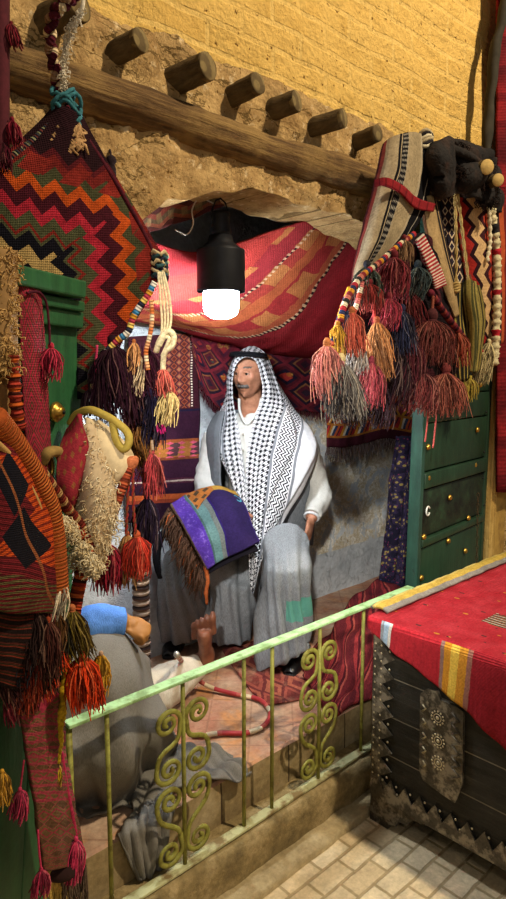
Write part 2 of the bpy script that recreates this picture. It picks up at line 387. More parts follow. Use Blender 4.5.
n=NB('lit_bulb'); n.put(n.b.inputs['Emission Color'],(.86,.93,1.0)); n.b.inputs['Emission Strength'].default_value=360; MBULB=n.m
rb=.057
m=MB(); m.lathe([(.001,zz-zb-.004),(rb*.55,zz-zb),(rb*.9,zz-zb+.012),(rb,zz-zb+.03),(rb,.0),(rb*.8,.02),(.03,.05),(.001,.052)],(LX,LY,zb),UP,28); m.build('bulb',MBULB,lamp)
# ================================================================== RAILING
MRAIL=plain('mint_paint','#aed79a',.5,30,.85,1.1,.2,.002,c2='#7d9a63',s2=14); MROD=plain('olive_paint','#8c8a3e',.5,40,.7,1.15,.3,.002,c2='#6b6328',s2=30)
RY=1.37; ZB=.166; ZT=.724
rl=thing('railing',(1.35,RY,ZB),'low iron railing with mint green top bar and olive scroll panels along the platform','railing')
m=MB(); xe=pY(411,586,RY).x; x0=pY(66,724,RY).x
m.box(((x0+xe)/2,RY,ZT),(xe-x0,.034,.010)); m.build('top_rail',MRAIL,rl,bev=.002)
m=MB(); m.box(((.3+2.2)/2,RY,ZB),(1.9,.032,.010)); m.build('bottom_rail',plain('worn_cream_paint','#b9b98a',.6,25,.75,1.15,c2='#7d6a44',s2=12),rl,bev=.002)
m=MB(); m.box((xe-.008,RY,(ZT+ZB)/2-.004),(.016,.03,ZT-ZB-.004)); m.build('end_post',MRAIL,rl,bev=.002)
m=MB(); m.box((x0+.006,RY,(ZT+ZB)/2-.004),(.012,.012,ZT-ZB-.004)); m.build('end_post',MROD,rl)
rods=[pY(109,800,RY).x,pY(183.8,770,RY).x,pY(244,740,RY).x,pY(272,730,RY).x,pY(319,710,RY).x,pY(362,690,RY).x]
for x in rods:
    m=MB(); m.tube([V3((x,RY,ZB)),V3((x,RY,ZT-.004))],.0062,8); m.build('baluster',MROD,rl)
def spiral(cx,cz,r0,r1,a0,a1,n=34):
    return [V3((cx+(r0+(r1-r0)*i/(n-1))*math.cos(a0+(a1-a0)*i/(n-1)),0,cz+(r0+(r1-r0)*i/(n-1))*math.sin(a0+(a1-a0)*i/(n-1)))) for i in range(n)]
def s_scroll(zt,zm):
    """from the top curl (leaves at the stem, heading down) out to the far side and into the lower curl"""
    rt,rm=.040,.040
    a=spiral(.047,zt,.006,rt,math.pi*.2-math.pi*2.6,math.pi*1.12)           # ends on the stem side
    b=spiral(.044,zm,rm,.006,math.pi*.06,-math.pi*3.2)                       # from the outer side winding in
    mid=cr([a[-2],a[-1],V3((.020,0,zt-.058)),V3((.070,0,zm+.052)),b[0],b[1]],16)
    return a[:-1]+mid[3:-4]+b
zt1=pY(197.8,711,RY).z; zm1=pY(196.5,757,RY).z; zm2=pY(196.5,787,RY).z; zb1=pY(200,835,RY).z
print('scroll',zt1,zm1,zm2,zb1)
zc=(zm1+zm2)/2
for xs in(rods[1],rods[4]):
    pn=MB(); m=MB()
    for sx in(-1,1):
        for up in(1,-1):
            pts=s_scroll(zt1 if up>0 else 2*zc-zb1,zm1 if up>0 else 2*zc-zm2)
            m=MB(); q=[V3((xs+sx*p.x*1.1,RY+.009*(1 if sx*up>0 else -1)*0,p.z if up>0 else 2*zc-p.z)) for p in pts]
            m.tube(q,.0052,6,fl=1.5)
            m.build('scroll',MROD,rl)
# ================================================================== CHEST
MCH=NB('black_chest_wood'); _x,_y,_z=MCH.ob()
_k=MCH.noise(1,6,.7,MCH.vec(_x*8,_y*5,_z*60)); _c=MCH.ramp(_k,[(.3,'#15140f'),(.6,'#2b2822'),(.8,'#4a443a')]); _j=(_z*7.2+.1).frac().lt(.03)
_c=MCH.mix(_j,_c,'#6a6252'); MCH=MCH.done(vary(MCH,_c,20,.6,1.3),.55,_k+_j*-1.5,.6,.008)
MMET=plain('dark_tin','#4a453c',.42,60,.5,1.5,.5,.004,.5,c2='#8a8272',s2=25); MSTUD=plain('worn_brass_nail','#c9bd9c',.3,60,.7,1.3,.2,.001,.8)
CX=1.755; CY1=1.262; CY0=.25; CZ0=.105; CZ1=.712; CX2=2.75
ch=thing('wooden_chest',(2.2,.76,0),'black studded wooden chest with tin ornaments standing on the brick floor','chest')
m=MB(); m.box(((CX+CX2)/2,(CY0+CY1)/2,(CZ0+CZ1)/2),(CX2-CX,CY1-CY0,CZ1-CZ0)); m.build('body',MCH,ch,bev=.004)
m=MB(); m.box(((CX+CX2)/2,(CY0+CY1)/2,CZ1+.012),(CX2-CX+.03,CY1-CY0+.03,.022)); m.build('lid',MCH,ch,bev=.004)
def foot(y0,sgn,x=CX,sx=1):
    prof=[(0,.104),(0,0),(.075,0),(.08,.02),(.11,.03),(.115,.05),(.15,.055),(.17,.085),(.21,.09),(.22,.104)]
    m=MB()
    v=[V3((x+d*sx,y0+sgn*a,b)) for d in(-.006,.03) for a,b in prof]; k=len(prof)
    m.add(v,[tuple(range(k)),tuple(range(k,2*k))[::-1]]+[(i,(i+1)%k,k+(i+1)%k,k+i) for i in range(k)]); m.build('foot',MMET,ch,smooth=False)
foot(CY1,-1);foot(CY0,1);foot(CY1,-1,CX2,-1);foot(CY0,1,CX2,-1)
def plate(name,poly,th=.006,mat=MMET,x=CX):                 # a thin tin plate on the face, poly in (y,z)
    k=len(poly); m=MB(); v=[V3((x-d,a,b)) for d in(th,-.002) for a,b in poly]
    m.add(v,[tuple(range(k))]+[(i,(i+1)%k,k+(i+1)%k,k+i) for i in range(k)]); return m
def zig(p0,p1,w,n,side):                                    # strip with one saw edge
    d=V3(p1)-V3(p0); nrm=V3((-d.y,d.x)) if False else V3((-d[1],d[0],0)).normalized()*side
    a=[V3(p0)+d*(i/(2*n))+nrm*(w if i%2 else w*.45) for i in range(2*n+1)]
    return [tuple(V3(p0)[:2]),*[tuple(q[:2]) for q in a],tuple(V3(p1)[:2])]
yc=CY1
for nm,p0,p1,w,nn,sd in(('corner_strip',(yc,CZ0+.01,0),(yc,CZ1,0),.085,9,1),('bottom_strip',(yc,CZ0-.004,0),(CY0,CZ0-.004,0),.085,18,-1)):
    poly=zig(p0,p1,w,nn,sd)
    m=MB(); k=len(poly)
    n_=(k-3)//2
    base0=V3(poly[0]+(0,)); base1=V3(poly[-1]+(0,))
    for i in range(1,k-2):                                  # strip of quads between the straight and the saw edge
        f0=(i-1)/(k-3); f1=i/(k-3); b0=base0.lerp(base1,f0); b1=base0.lerp(base1,f1)
        m.add([V3((CX-.006,b0.x,b0.y)),V3((CX-.006,b1.x,b1.y)),V3((CX-.006,poly[i+1][0],poly[i+1][1])),V3((CX-.006,poly[i][0],poly[i][1]))],[(0,1,2,3)])
    m.v=[p+V3((-.004 if nm[0]=='b' else 0,0,0)) for p in m.v]; m.build(nm,MMET,ch,smooth=False,thick=.004,off=0)
studs=[]
for i in range(22):
    z=CZ0+.02+(CZ1-CZ0-.03)*i/21; studs+= [(yc-.008,z),(yc-.033,z)]
for i in range(9): studs+=[(yc-.066,CZ0+.05+(CZ1-CZ0-.03)*(i+.5)/9)]
for i in range(30): studs+=[(yc-.01-.033*i,CZ0+.012),(yc-.01-.033*i,CZ0+.04)]
for i in range(14): studs+=[(yc-.05-.055*i,CZ0+.066)]
for i in range(12): studs+=[(yc-.02-.026*i,CZ1-.03-.012*math.sin(i*1.57))]
mm=MB()
for a,b in studs[:100]:
    m=MB(); m.ball((CX-.007,a,b),(.003,.0042,.0042),8,5); m.build('stud',MSTUD,ch)
if studs[100:]:
    m=MB()
    for a,b in studs[100:]: m.ball((CX-.007,a,b),(.003,.0042,.0042),8,5)
    o=m.build('small_studs',MSTUD,ch); o['kind']='stuff'
# the tall ornate plate
q=lambda x,y: (lambda p:(p.y,p.z))(pX(x,y,CX-.012))
poly=[q(421,694),q(428,689),q(437,692),q(440,700),q(458,708),q(463,712),q(462,785),q(455,802),q(444,795),q(424,780),q(420,770)]
m=plate('hasp_plate',poly,.014); op=m.build('hasp_plate',MMET,ch,smooth=False,bev=.002)
for px_,py_ in((437.5,718),(438,741),(438,763)):
    c=pX(px_,py_,CX-.014); m=MB()
    for k in range(12): m.ball((CX-.014,c.y+.021*math.cos(k*.5236),c.z+.021*math.sin(k*.5236)),(.003,.0034,.0034),8,5)
    m.ball((CX-.014,c.y,c.z),(.005,.006,.006),8,5)
    pts=[V3((CX-.0145,c.y+.013*math.cos(k*.314),c.z+.013*math.sin(k*.314))) for k in range(20)]; m.tube(pts,.0015,5,closed=True)
    m.build('rosette',MSTUD,op)
for k in range(6):
    a=q(452,712+11*k); b=q(460,722+11*k); c=q(452,723+11*k); m=MB()
    m.tube([V3((CX-.015,*a)),V3((CX-.017,*b)),V3((CX-.015,*c))],.0028,6); m.build('saw_ridge',MMET,op)
for k in range(5):
    a=q(423,704+14*k); m=MB(); m.tube([V3((CX-.015,a[0],a[1])),V3((CX-.018,a[0]-.014,a[1]-.008)),V3((CX-.015,a[0],a[1]-.022))],.0028,6); m.build('saw_ridge',MSTUD,op)
# ------------------------------------------------------------------ red cloth over the chest
def redcloth(n,u,v):                                        # u: metres along the front edge from the back corner, v: metres across, 0 = front edge, <0 hanging
    w=n.noise(30,2)*.01
    red=n.mix(n.ramp(n.noise(12,4),[(.4,(0,0,0)),(.7,(1,1,1))]),'#a3242c','#b8383f')
    hang=(u+w*.6-v*.05).pick([(0,'#a8262e'),(.040,'#8d8f94'),(.052,'#9fb4c4'),(.072,'#c9c2b4'),(.083,'#a8262e'),(.262,'#8d6a60'),(.275,'#c9892a'),(.300,'#e0b84a'),(.325,'#c98a2e'),(.352,'#9d6a5a'),(.368,'#96222a'),(.62,'#e0b84a'),(.70,'#96222a')])
    top=red
    stripe=((v*52+n.noise(14,2)*.8).frac()).pick([(0,'#1c1a1c'),(.25,'#d9cdb4'),(.45,'#1c1a1c'),(.6,'#a8262e'),(.75,'#8f7a3a'),(.88,'#1c1a1c')])
    inpatch=u.band(.27,.52)*(v+n.noise(25,2)*.05).band(.245,.35)
    top=n.mix(inpatch,top,stripe)
    dash=(n.voro(1,n.vec(u*13,v*26,0)).lt(.14))
    top=n.mix(dash*.85,top,n.noise(9,1).pick([(0,'#c98a2e'),(.5,'#2a2a28')]))
    edge=(v+n.noise(20,2)*.01)
    return n.mix(v.lt(0.0),top,hang)
MRED=woven('red_chest_cloth',redcloth,60,230,.9,.8,(.8,1.12))
lowpx=[(364,624),(383,642),(400,656),(420,672),(440,691),(458,703),(472,715),(490,735),(506,752)]
edge=[pX(x,y,CX-.022) for x,y in lowpx]
def lowz(y):
    for a,b in zip(edge,edge[1:]):
        if b.y<=y<=a.y: return b.z+(a.z-b.z)*(y-b.y)/(a.y-b.y)
    return edge[0].z if y>edge[0].y else edge[-1].z-.15*(edge[-1].y-y)*2
TZ=CZ1+.029
g=[];uvm=[]
ny=90
for i in range(ny):
    y=CY1+.018-(CY1+.018-CY0+.0)*(i/(ny-1)); row=[]; L=max(.012,TZ-lowz(y)); uvr=[]
    for k in range(16,0,-1):
        f=k/16; zz=TZ-.012-(L-.012)*f; row.append(V3((CX-.024-.006*math.sin(y*23)*f-.004*math.sin(y*61)*f,y,zz))); uvr.append((CY1-y,-L*f))
    row.append(V3((CX-.018,y,TZ-.002))); uvr.append((CY1-y,-.001)); 
    for k in range(0,22):
        f=k/21; x=CX-.008+(CX2-CX+.02)*f; row.append(V3((x,y,TZ+.004*noise.noise(V3((x*9,y*9,0)))))); uvr.append((CY1-y,.005+f*(CX2-CX)))
    g.append(row); uvm.append(uvr)
m=MB(); m.grid(g); m.uv=[q for r in uvm for q in r]
tag(m.build('red_cloth',MRED,base=(2.2,.76,TZ),thick=.007,off=1),'red ribbed woven cloth with a yellow band draped over the black chest','cloth')
# yellow and grey fringe cloth along the far edge of the chest lid
def yb(n,u,v): return (v+n.noise(20,2)*.05).pick([(0,'#8d867c'),(.25,'#c7a64a'),(.6,'#d8be6a'),(.85,'#77716c')])
ob,_=cloth('folded_throw',[[V3((CX+.03+i*.24,CY1-.05+.02+k,TZ+.010+h)) for i in range(5)] for k,h in((-.0,.004),(.028,.014),(.06,.012),(.075,.004))],woven('yellow_grey_throw',yb,60,40),60,14,.01,base=(2.2,CY1,TZ+.01),amp=.004,sc=20)
tag(ob,'yellow and grey throw folded along the far edge of the chest lid','cloth')
# ================================================================== DOORS
def m_green(name,a,b):
    n=NB(name); x,y,z=n.ob(); k=n.noise(1,5,.65,n.vec(x*30,y*30,z*4)); c=n.ramp(k,[(.3,a),(.7,b)])
    c=n.mix(n.ramp(n.noise(13,6,.7),[(.60,(0,0,0)),(.7,(.8,.8,.8))]),c,'#1d2a1c'); c=vary(n,c,8,.75,1.2)
    return n.done(c,.5,k+n.noise(50,4)*.5,.4,.005,spec=.3)
MGR=m_green('green_paint','#1d472a','#2b5f38'); MTEAL=m_green('teal_paint','#1c352c','#2a4c3e'); MGR2=m_green('shaded_green_paint','#172c1c','#213a27'); MBR=plain('brass','#b08a3c',.35,40,.7,1.2,.2,.002,.85)  # MGR2: same green paint with the right leaf's shade put into the colour
def m_stain():
    n=NB('scorched_green'); c=n.ramp(n.noise(6,6,.7),[(.4,'#0d0f0c'),(.55,'#1d2a1c'),(.75,'#2b4a30')]); return n.done(c,.6,n.noise(40,5),.5,.005)
MST=m_stain()
# right leaf
D0=V3((2.185,1.395,0)); du=V3((math.cos(math.radians(6)),math.sin(math.radians(6)),0)); dn=V3((-du.y,du.x,0)); dw=V3((math.tan(math.radians(1.3)),0,1))
dp=lambda u,w,o=0: D0+V3((0,0,0))+du*u+dw*w+dn*o
DW=.70; DZ0,DZ1=.155,2.22; T=.042
dr=bpy.data.objects.new('door_1',None); COL.objects.link(dr); dr.location=D0; struct(dr)
def slab(m,u0,u1,w0,w1,o0,o1):
    v=[dp(u,w,o) for u in(u0,u1) for o in(o0,o1) for w in(w0,w1)]
    return m.add(v,[(0,1,3,2),(4,6,7,5),(0,4,5,1),(2,3,7,6),(0,2,6,4),(1,5,7,3)])
m=MB(); slab(m,0,.03,DZ0,DZ1,-.006,T+.002); m.build('stile',MTEAL,dr,bev=.003)
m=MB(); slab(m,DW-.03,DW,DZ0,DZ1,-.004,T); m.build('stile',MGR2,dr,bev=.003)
def wv(py_): return pY(421,py_,1.40).z
bounds=[DZ0,wv(548),wv(539),wv(490),wv(473),wv(424),wv(395),wv(330),wv(260),DZ1]
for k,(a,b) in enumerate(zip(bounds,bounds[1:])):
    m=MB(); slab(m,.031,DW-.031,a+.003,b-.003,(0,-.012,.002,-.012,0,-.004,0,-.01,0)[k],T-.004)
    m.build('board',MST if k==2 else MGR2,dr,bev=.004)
def on_leaf(x,y,off=-.012):
    v=ray(x,y); t=((D0+dn*off)-CAM).dot(dn)/v.dot(dn); return CAM+v*t
for x,y in((429,447),(429,478),(424.6,537),(422,578),(481,385),(478,430),(475.5,465),(469,518),(466,551),(450.6,497.6),(449,541)):
    c=on_leaf(x,y); m=MB(); m.lathe([(.013,0),(.013,.003),(.010,.009),(.005,.012),(.0005,.0125)],c+dn*.006,-dn,14); m.build('brass_stud',MBR,dr)
c=on_leaf(428,511,-.02); m=MB(); m.tube([c+du*(.015*math.cos(a*.31+.5))+UP*(.018*math.sin(a*.31+.5)) for a in range(18)],.0035,8); m.build('hook_ring',plain('white_enamel','#cfcfc4',.4),dr)
MCHN=plain('rusty_chain','#4a3a26',.6,60,.6,1.4,.3,.002,.6)
cc=thing('chain',on_leaf(477,495,-.02),'thin rusty chain hanging down the right green door beside its studs','chain')
for k in range(16):
    c=on_leaf(478-.1*k,495+5.2*k,-.018); m=MB(); ax=du if k%2 else dn
    m.tube([c+ax*(.0055*math.cos(a*.524))+UP*(.0105*math.sin(a*.524)) for a in range(12)],.0018,5,closed=True); m.build('chain_link',MCHN,cc)
# the post beside it with nails
MPOST=m_log('ochre_plank','#8f7038','#b8944e','#cfae68',2)
po=bpy.data.objects.new('trim_2',None); COL.objects.link(po); po.location=(2.98,1.47,0); struct(po)
m=MB(); m.box((2.955,1.472,1.10),(.055,.045,1.95)); m.build('plank',MPOST,po,bev=.004)
m=MB(); m.box((3.06,1.485,1.10),(.15,.02,1.95)); m.build('plank',plain('ochre_board','#a98743',.85,20,.75,1.15,c2='#8a6a34'),po,bev=.003)
for x,y in((484.5,355),(486,412),(484,452),(483,478),(484,505)):
    c=pY(x,y,1.448); m=MB(); m.lathe([(.006,0),(.006,.002),(.001,.005)],c,(0,-1,0),10); m.build('nail',MDK,po)
# left leaf
E0=V3((.757,1.352,0)); eu=V3((-math.cos(math.radians(30)),-math.sin(math.radians(30)),0)); en=V3((eu.y,-eu.x,0))
if en.dot(CAM-E0)<0: en=-en
dl=bpy.data.objects.new('door_2',None); COL.objects.link(dl); dl.location=E0; struct(dl)
LT=math.tan(math.radians(5.2)); lw=V3((LT,0,1))
def lslab(m,u0,u1,w0,w1,o0,o1):
    v=[E0+eu*u+lw*w-V3((LT*1.75,0,0))+en*o for u in(u0,u1) for o in(o0,o1) for w in(w0,w1)]
    return m.add(v,[(0,1,3,2),(4,6,7,5),(0,4,5,1),(2,3,7,6),(0,2,6,4),(1,5,7,3)])
for k in range(4):
    m=MB(); lslab(m,.0+.14*k,.138+.14*k,.03,1.70,-.04,0); m.build('board',MGR,dl,bev=.004)
m=MB(); lslab(m,.038,.57,1.655,1.69,-.04,.018); lslab(m,.052,.57,1.69,1.712,-.04,.028); lslab(m,.078,.57,1.716,1.752,-.045,.045); m.build('cap_rail',MGR,dl,smooth=False,bev=.004)
def on_left(x,y,off=.0):
    v=ray(x,y); t=((E0+en*off)-CAM).dot(en)/v.dot(en); return CAM+v*t
c=on_left(55,412,.001); m=MB(); m.lathe([(.021,0),(.022,.004),(.018,.010),(.012,.011),(.011,.018),(.008,.020),(.001,.0205)],c,en,20); kn=m.build('brass_boss',MBR,dl)
m=MB(); m.lathe([(.004,0),(.004,.003),(.001,.004)],c+en*.02,en,8); m.build('rivet',MDK,kn)
# ================================================================== TEXTILES INSIDE THE ALCOVE
def fringe(name,edge,mat,L=.06,n=120,r=.0016,parent=None,drop=V3((0,0,-1)),jit=.35,seg=4,wav=.006):
    m=MB(); P_=cr(edge,n)
    for i,p in enumerate(P_):
        l=L*R.uniform(.6,1.15); k=R.uniform(0,9); sx=R.uniform(-jit,jit)*l*.5; ax=(P_[-1]-P_[0]).normalized()
        q=p+ax*R.uniform(-.004,.004)
        m.tube([q+drop*(l*t/3.0)+ax*(sx*t/3+wav*math.sin(k+t*1.7)*t/3)+V3((0,wav*math.cos(k*2+t*1.3)*t/3,0)) for t in range(4)],[r,r,r*.9,r*.5],seg,cap=False)
    return m.build(name,mat,parent)
YD='#8a2a2c'
# red kilim canopy sagging under the ceiling
def canopy_c(n,u,v):
    w=n.noise(16,3)*.03
    s=u*.75+v*.62+w
    c=s.pick([(0,'#5c2430'),(.10,'#a02f33'),(.30,'#a83a34'),(.42,'#963034'),(.505,'#33181c'),(.515,'#a03c34'),(.555,'#b05c38'),(.60,'#9a3030'),(.66,'#a85438'),(.69,'#33181c'),(.70,'#962a30'),(.75,'#a02a32'),(.90,'#8e242c'),(1.0,'#8c222c')])
    blk=(s*9.0).frac().gt(.5)*((u*1.6-v*2.2)*2.0+n.noise(5,1)*.5).frac().gt(.52)*s.band(.42,.68)
    c=n.mix(blk*.75,c,'#b47a44')
    dots=(s-.51).abs().lt(.006)*((u-v)*38).frac().gt(.5); c=n.mix(dots,c,'#cfae8a')
    dots=(s-.695).abs().lt(.006)*((u-v)*38).frac().gt(.5); c=n.mix(dots,c,'#cfae8a')
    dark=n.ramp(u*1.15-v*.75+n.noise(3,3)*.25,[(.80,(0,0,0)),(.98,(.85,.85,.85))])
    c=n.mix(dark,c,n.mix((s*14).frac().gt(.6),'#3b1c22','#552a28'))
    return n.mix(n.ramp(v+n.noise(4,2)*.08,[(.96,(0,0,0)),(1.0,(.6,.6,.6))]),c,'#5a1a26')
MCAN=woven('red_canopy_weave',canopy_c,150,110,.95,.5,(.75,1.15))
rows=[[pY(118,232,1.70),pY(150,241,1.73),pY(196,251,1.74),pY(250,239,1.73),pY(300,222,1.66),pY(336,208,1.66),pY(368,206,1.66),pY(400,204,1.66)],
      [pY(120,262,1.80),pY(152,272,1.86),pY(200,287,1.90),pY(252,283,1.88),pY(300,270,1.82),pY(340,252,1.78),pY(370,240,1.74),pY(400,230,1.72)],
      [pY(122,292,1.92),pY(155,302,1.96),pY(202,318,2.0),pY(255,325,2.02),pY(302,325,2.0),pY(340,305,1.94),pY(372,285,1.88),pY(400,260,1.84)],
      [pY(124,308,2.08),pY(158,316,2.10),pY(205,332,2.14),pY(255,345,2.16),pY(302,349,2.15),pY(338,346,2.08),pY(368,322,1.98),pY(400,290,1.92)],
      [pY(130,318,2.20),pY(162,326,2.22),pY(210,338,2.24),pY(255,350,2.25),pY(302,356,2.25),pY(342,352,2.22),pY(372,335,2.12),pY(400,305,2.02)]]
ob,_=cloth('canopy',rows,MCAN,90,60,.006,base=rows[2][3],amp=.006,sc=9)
tag(ob,'large red and orange kilim sagging as a canopy under the alcove ceiling','canopy')
def val_c(n,u,v):
    t=((u*9).tri()*.35+v); c=t.pick([(0,'#4a2420'),(.35,'#7a3a2c'),(.55,'#5c4a34'),(.75,'#8a4a34'),(.95,'#3a2220'),(1.1,'#5a2a26')])
    return n.mix(((u*22).frac().gt(.55)*v.band(.3,.7))*.6,c,'#7d6a44')
MVAL=woven('brown_valance_weave',val_c,160,40,.95,.5,(.6,1.2))
rows=[[pY(126,226,1.60),pY(150,206,1.60),pY(190,195,1.60),pY(238,186,1.60),pY(270,191,1.60),pY(310,197,1.60),pY(345,205,1.60),pY(375,212,1.60)],
      [pY(128,232,1.62),pY(150,220,1.64),pY(190,207,1.66),pY(238,193,1.66),pY(270,200,1.66),pY(310,203,1.66),pY(345,209,1.64),pY(375,216,1.62)],
      [pY(132,238,1.63),pY(152,230,1.66),pY(192,217,1.70),pY(238,199,1.72),pY(270,208,1.72),pY(310,207,1.70),pY(345,212,1.66),pY(375,220,1.63)]]
ob,_=cloth('valance',rows,MVAL,80,16,.008,base=rows[0][3],amp=.004,sc=15)
tag(ob,'faded brown kilim strip bunched along the top of the arch above the canopy','valance')
# ---- hangings on the back wall
def h1(n,u,v):                                              # v down
    band=(v*1.0).pick([(0,'#3a1720'),(.405,'#1d1830'),(.415,'#33172a'),(.565,'#8f4c28'),(.58,'#9c6430'),(.66,'#7a4026'),(.675,'#33172a'),(.77,'#4a1f30'),(.80,'#2c1526'),(.855,'#b5562c'),(.88,'#8a3a26'),(.90,'#2c1526')])
    mot=(u*3.1+v*2.0).frac().lt(.45)*v.band(.585,.655); band=n.mix(mot*.8,band,'#1f1c3a')
    fl=((u*6).tri()+(v*40).tri()).lt(.7)*v.band(.575,.665)*u.gt(.45); band=n.mix(fl,band,'#c0506a')
    dl=(v-.79+n.noise(20,1)*.004).abs().lt(.0045)*(u*60).frac().lt(.6); band=n.mix(dl,band,'#d8c9b8')
    sp=u.band(.52,.86)*v.lt(.40); z=((v*26).tri()*.5+(u*7).tri()*.7)
    band=n.mix(sp,band,z.pick([(0,'#5a2422'),(.3,'#8a462a'),(.5,'#33202a'),(.7,'#7a342e'),(.9,'#9a6a48')]))
    dt=(u-.885).abs().lt(.012)*v.lt(.40)*(v*70).frac().lt(.5); band=n.mix(dt,band,'#d8c9b8')
    return band
MH1=woven('plum_wall_rug',h1,70,150,.95,.5,(.7,1.2))
Y=2.285
rows=[[pY(x,y0+(y1-y0)*k/4-(x-140)*.06,Y-.01*(k%2)) for x in(128,150,175,199)] for k in range(5) for y0,y1 in((336,522),)]
ob,g=cloth('hanging_rug',rows,MH1,40,60,.006,base=rows[4][1],amp=.006,sc=8); tag(ob,'plum wall rug with an orange band hanging at the left of the back wall','rug')
def h2(n,u,v):
    w=n.noise(7,3)*.12; d=((u*5+w).tri()+(v*2.6+w).tri())
    c=(d*.5).pick([(0,'#a5342e'),(.16,'#2a1c30'),(.30,'#5c1f2a'),(.42,'#7a2630'),(.55,'#2a1a2a'),(.66,'#8a5a34'),(.72,'#5c1f2a'),(.86,'#33202e')])
    sp=n.voro(1,n.vec(u*11,v*6)).lt(.24); c=n.mix(sp,c,n.noise(6,1,v=n.vec(u*2,v*2)).pick([(0,'#b0602c'),(.47,'#c99a4a'),(.53,'#8a2a2a'),(.58,'#3a4440')]))
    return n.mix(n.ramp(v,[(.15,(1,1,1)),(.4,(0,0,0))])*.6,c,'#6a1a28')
MH2=woven('dark_red_kilim',h2,170,60,.95,.5,(.45,1.0))
Y=2.27
top=[(190,337),(205,336),(222,336),(240,337),(262,338),(290,338),(318,338),(345,338)]
botp=[(193,352),(203,390),(224,411),(244,409),(262,404),(290,409),(318,413),(345,414)]
rows=[[pY(a+(c-a)*t,b+(d-b)*t,Y-.012*math.sin(t*3)) for (a,b),(c,d) in zip(top,botp)] for t in(0,.25,.5,.75,1)]
ob,g=cloth('hanging_kilim',rows,MH2,70,34,.006,base=rows[2][3],amp=.008,sc=10); tag(ob,'dark red patterned kilim hanging on the wall behind the seated man\'s head','kilim')
fringe('fringe',g[-1][8:],yarn('maroon_yarn','#4a1a24'),.045,150,.0016,ob)
def h3(n,u,v):
    d=((u*4.0).tri()+(v*1.5+.25).tri()); k=(d*.5)
    c=k.pick([(0,'#c9a24a'),(.14,'#1f2a4a'),(.28,'#b0302c'),(.42,'#d8c9a8'),(.5,'#b04a2c'),(.62,'#3a2030'),(.74,'#c98a2c'),(.86,'#7a2430')])
    b2=((u*7.0+v*1.5).frac()).pick([(0,'#b0302c'),(.2,'#c98a2c'),(.4,'#d8cdb8'),(.55,'#2a3a5a'),(.75,'#c05a2c'),(.9,'#4a2030')])
    c=n.mix(v.band(.62,.80),c,b2)
    brd=v.pick([(0,'#4a1c28'),(.09,(0,0,0)),(.58,'#b5702c'),(.62,(0,0,0)),(.80,'#b5702c'),(.835,'#4a1c28')])
    return n.mix(v.lt(.09).op('MAXIMUM',v.band(.58,.62)).op('MAXIMUM',v.gt(.80)),c,brd)
MH3=woven('diamond_kilim',h3,110,60,.95,.5,(.7,1.2))
Y=2.255
rows=[[pY(x,388+4*math.sin(x*.06)+(444-388)*t+(4 if x>400 else 0)*t-(x-328)*.045,Y-.015*math.sin(t*3)-.01*math.sin(x*.2)) for x in(326,345,365,385,405,422)] for t in(0,.33,.66,1)]
ob,g=cloth('hanging_kilim',rows,MH3,60,30,.006,base=rows[1][2],amp=.006,sc=12); tag(ob,'small fringed diamond-pattern kilim on the wall right of the seated man','kilim')
MFR=yarn('dusty_fringe_yarn','#5a4a46')
fringe('fringe',g[-1],MFR,.085,190,.0017,ob,jit=.5)
def h4(n,u,v):
    k=n.voro(1,n.vec(u*16,v*34)); c=n.ramp(k,[(.2,'#7a6a3c'),(.27,'#2a2238'),(.6,'#191626')],True)
    k2=n.voro(1,n.vec(u*23+3,v*50)); return n.mix(k2.lt(.2),c,n.noise(9,1).pick([(0,'#6a2440'),(.5,'#44406a'),(.55,'#7a6a4a')]))
MH4=woven('indigo_print',h4,80,160,.9,.3,(.6,1.2))
rows=[[pD(x0+(x1-x0)*f,y,d) for f,d in((0,3.12),(.33,3.04),(.66,3.0),(1,2.96))] for y,x0,x1 in((436,396,432),(480,388,430),(520,384,428),(560,379,426),(597,376,424))]
ob,g=cloth('dark_hanging',rows,MH4,40,50,.006,base=rows[4][1],fold=lambda u,v:.018*math.sin(u*19+v*2)+.008*math.sin(u*40),amp=.006,sc=12); tag(ob,'dark indigo flowered cloth hanging beside the right green door','cloth')
# ---- carpets on the platform
def c1(n,u,v):
    w=n.noise(6,3)*.25; s=(u*3+v*2+w); c=(s*2.3).frac().pick([(0,'#5c1f24'),(.3,'#8a2f30'),(.5,'#4a181e'),(.62,'#a04a40'),(.72,'#6a2428')])
    return n.mix(n.ramp(n.noise(9,4),[(.55,(0,0,0)),(.7,(.7,.7,.7))]),c,'#2c1216')
MC1=woven('crimson_carpet',c1,90,90,.95,.6,(.6,1.2))
def heap(px,py,z): return pZ(px,py,z)
rows=[[pZ(300,668,.315),pZ(325,640,.37),pZ(345,618,.45),pZ(362,598,.52),pZ(376,580,.56)],
      [pZ(308,684,.325),pZ(335,660,.40),pZ(358,636,.47),pZ(380,612,.52),pZ(402,594,.54)],
      [pZ(318,700,.322),pZ(348,684,.36),pZ(372,662,.41),pZ(395,640,.45),pZ(418,624,.46)],
      [pZ(330,720,.31),pZ(354,707,.315),pZ(380,690,.32),pZ(405,672,.33),pZ(430,655,.34)]]
ob,g=cloth('carpet_heap',rows,MC1,60,50,.02,base=pZ(360,690,.3),fold=lambda u,v:.012*math.sin(v*16+u*7)+.008*math.sin(u*25),amp=.012,sc=9)
tag(ob,'crumpled dark red carpet heaped on the platform behind the right end of the railing','carpet')
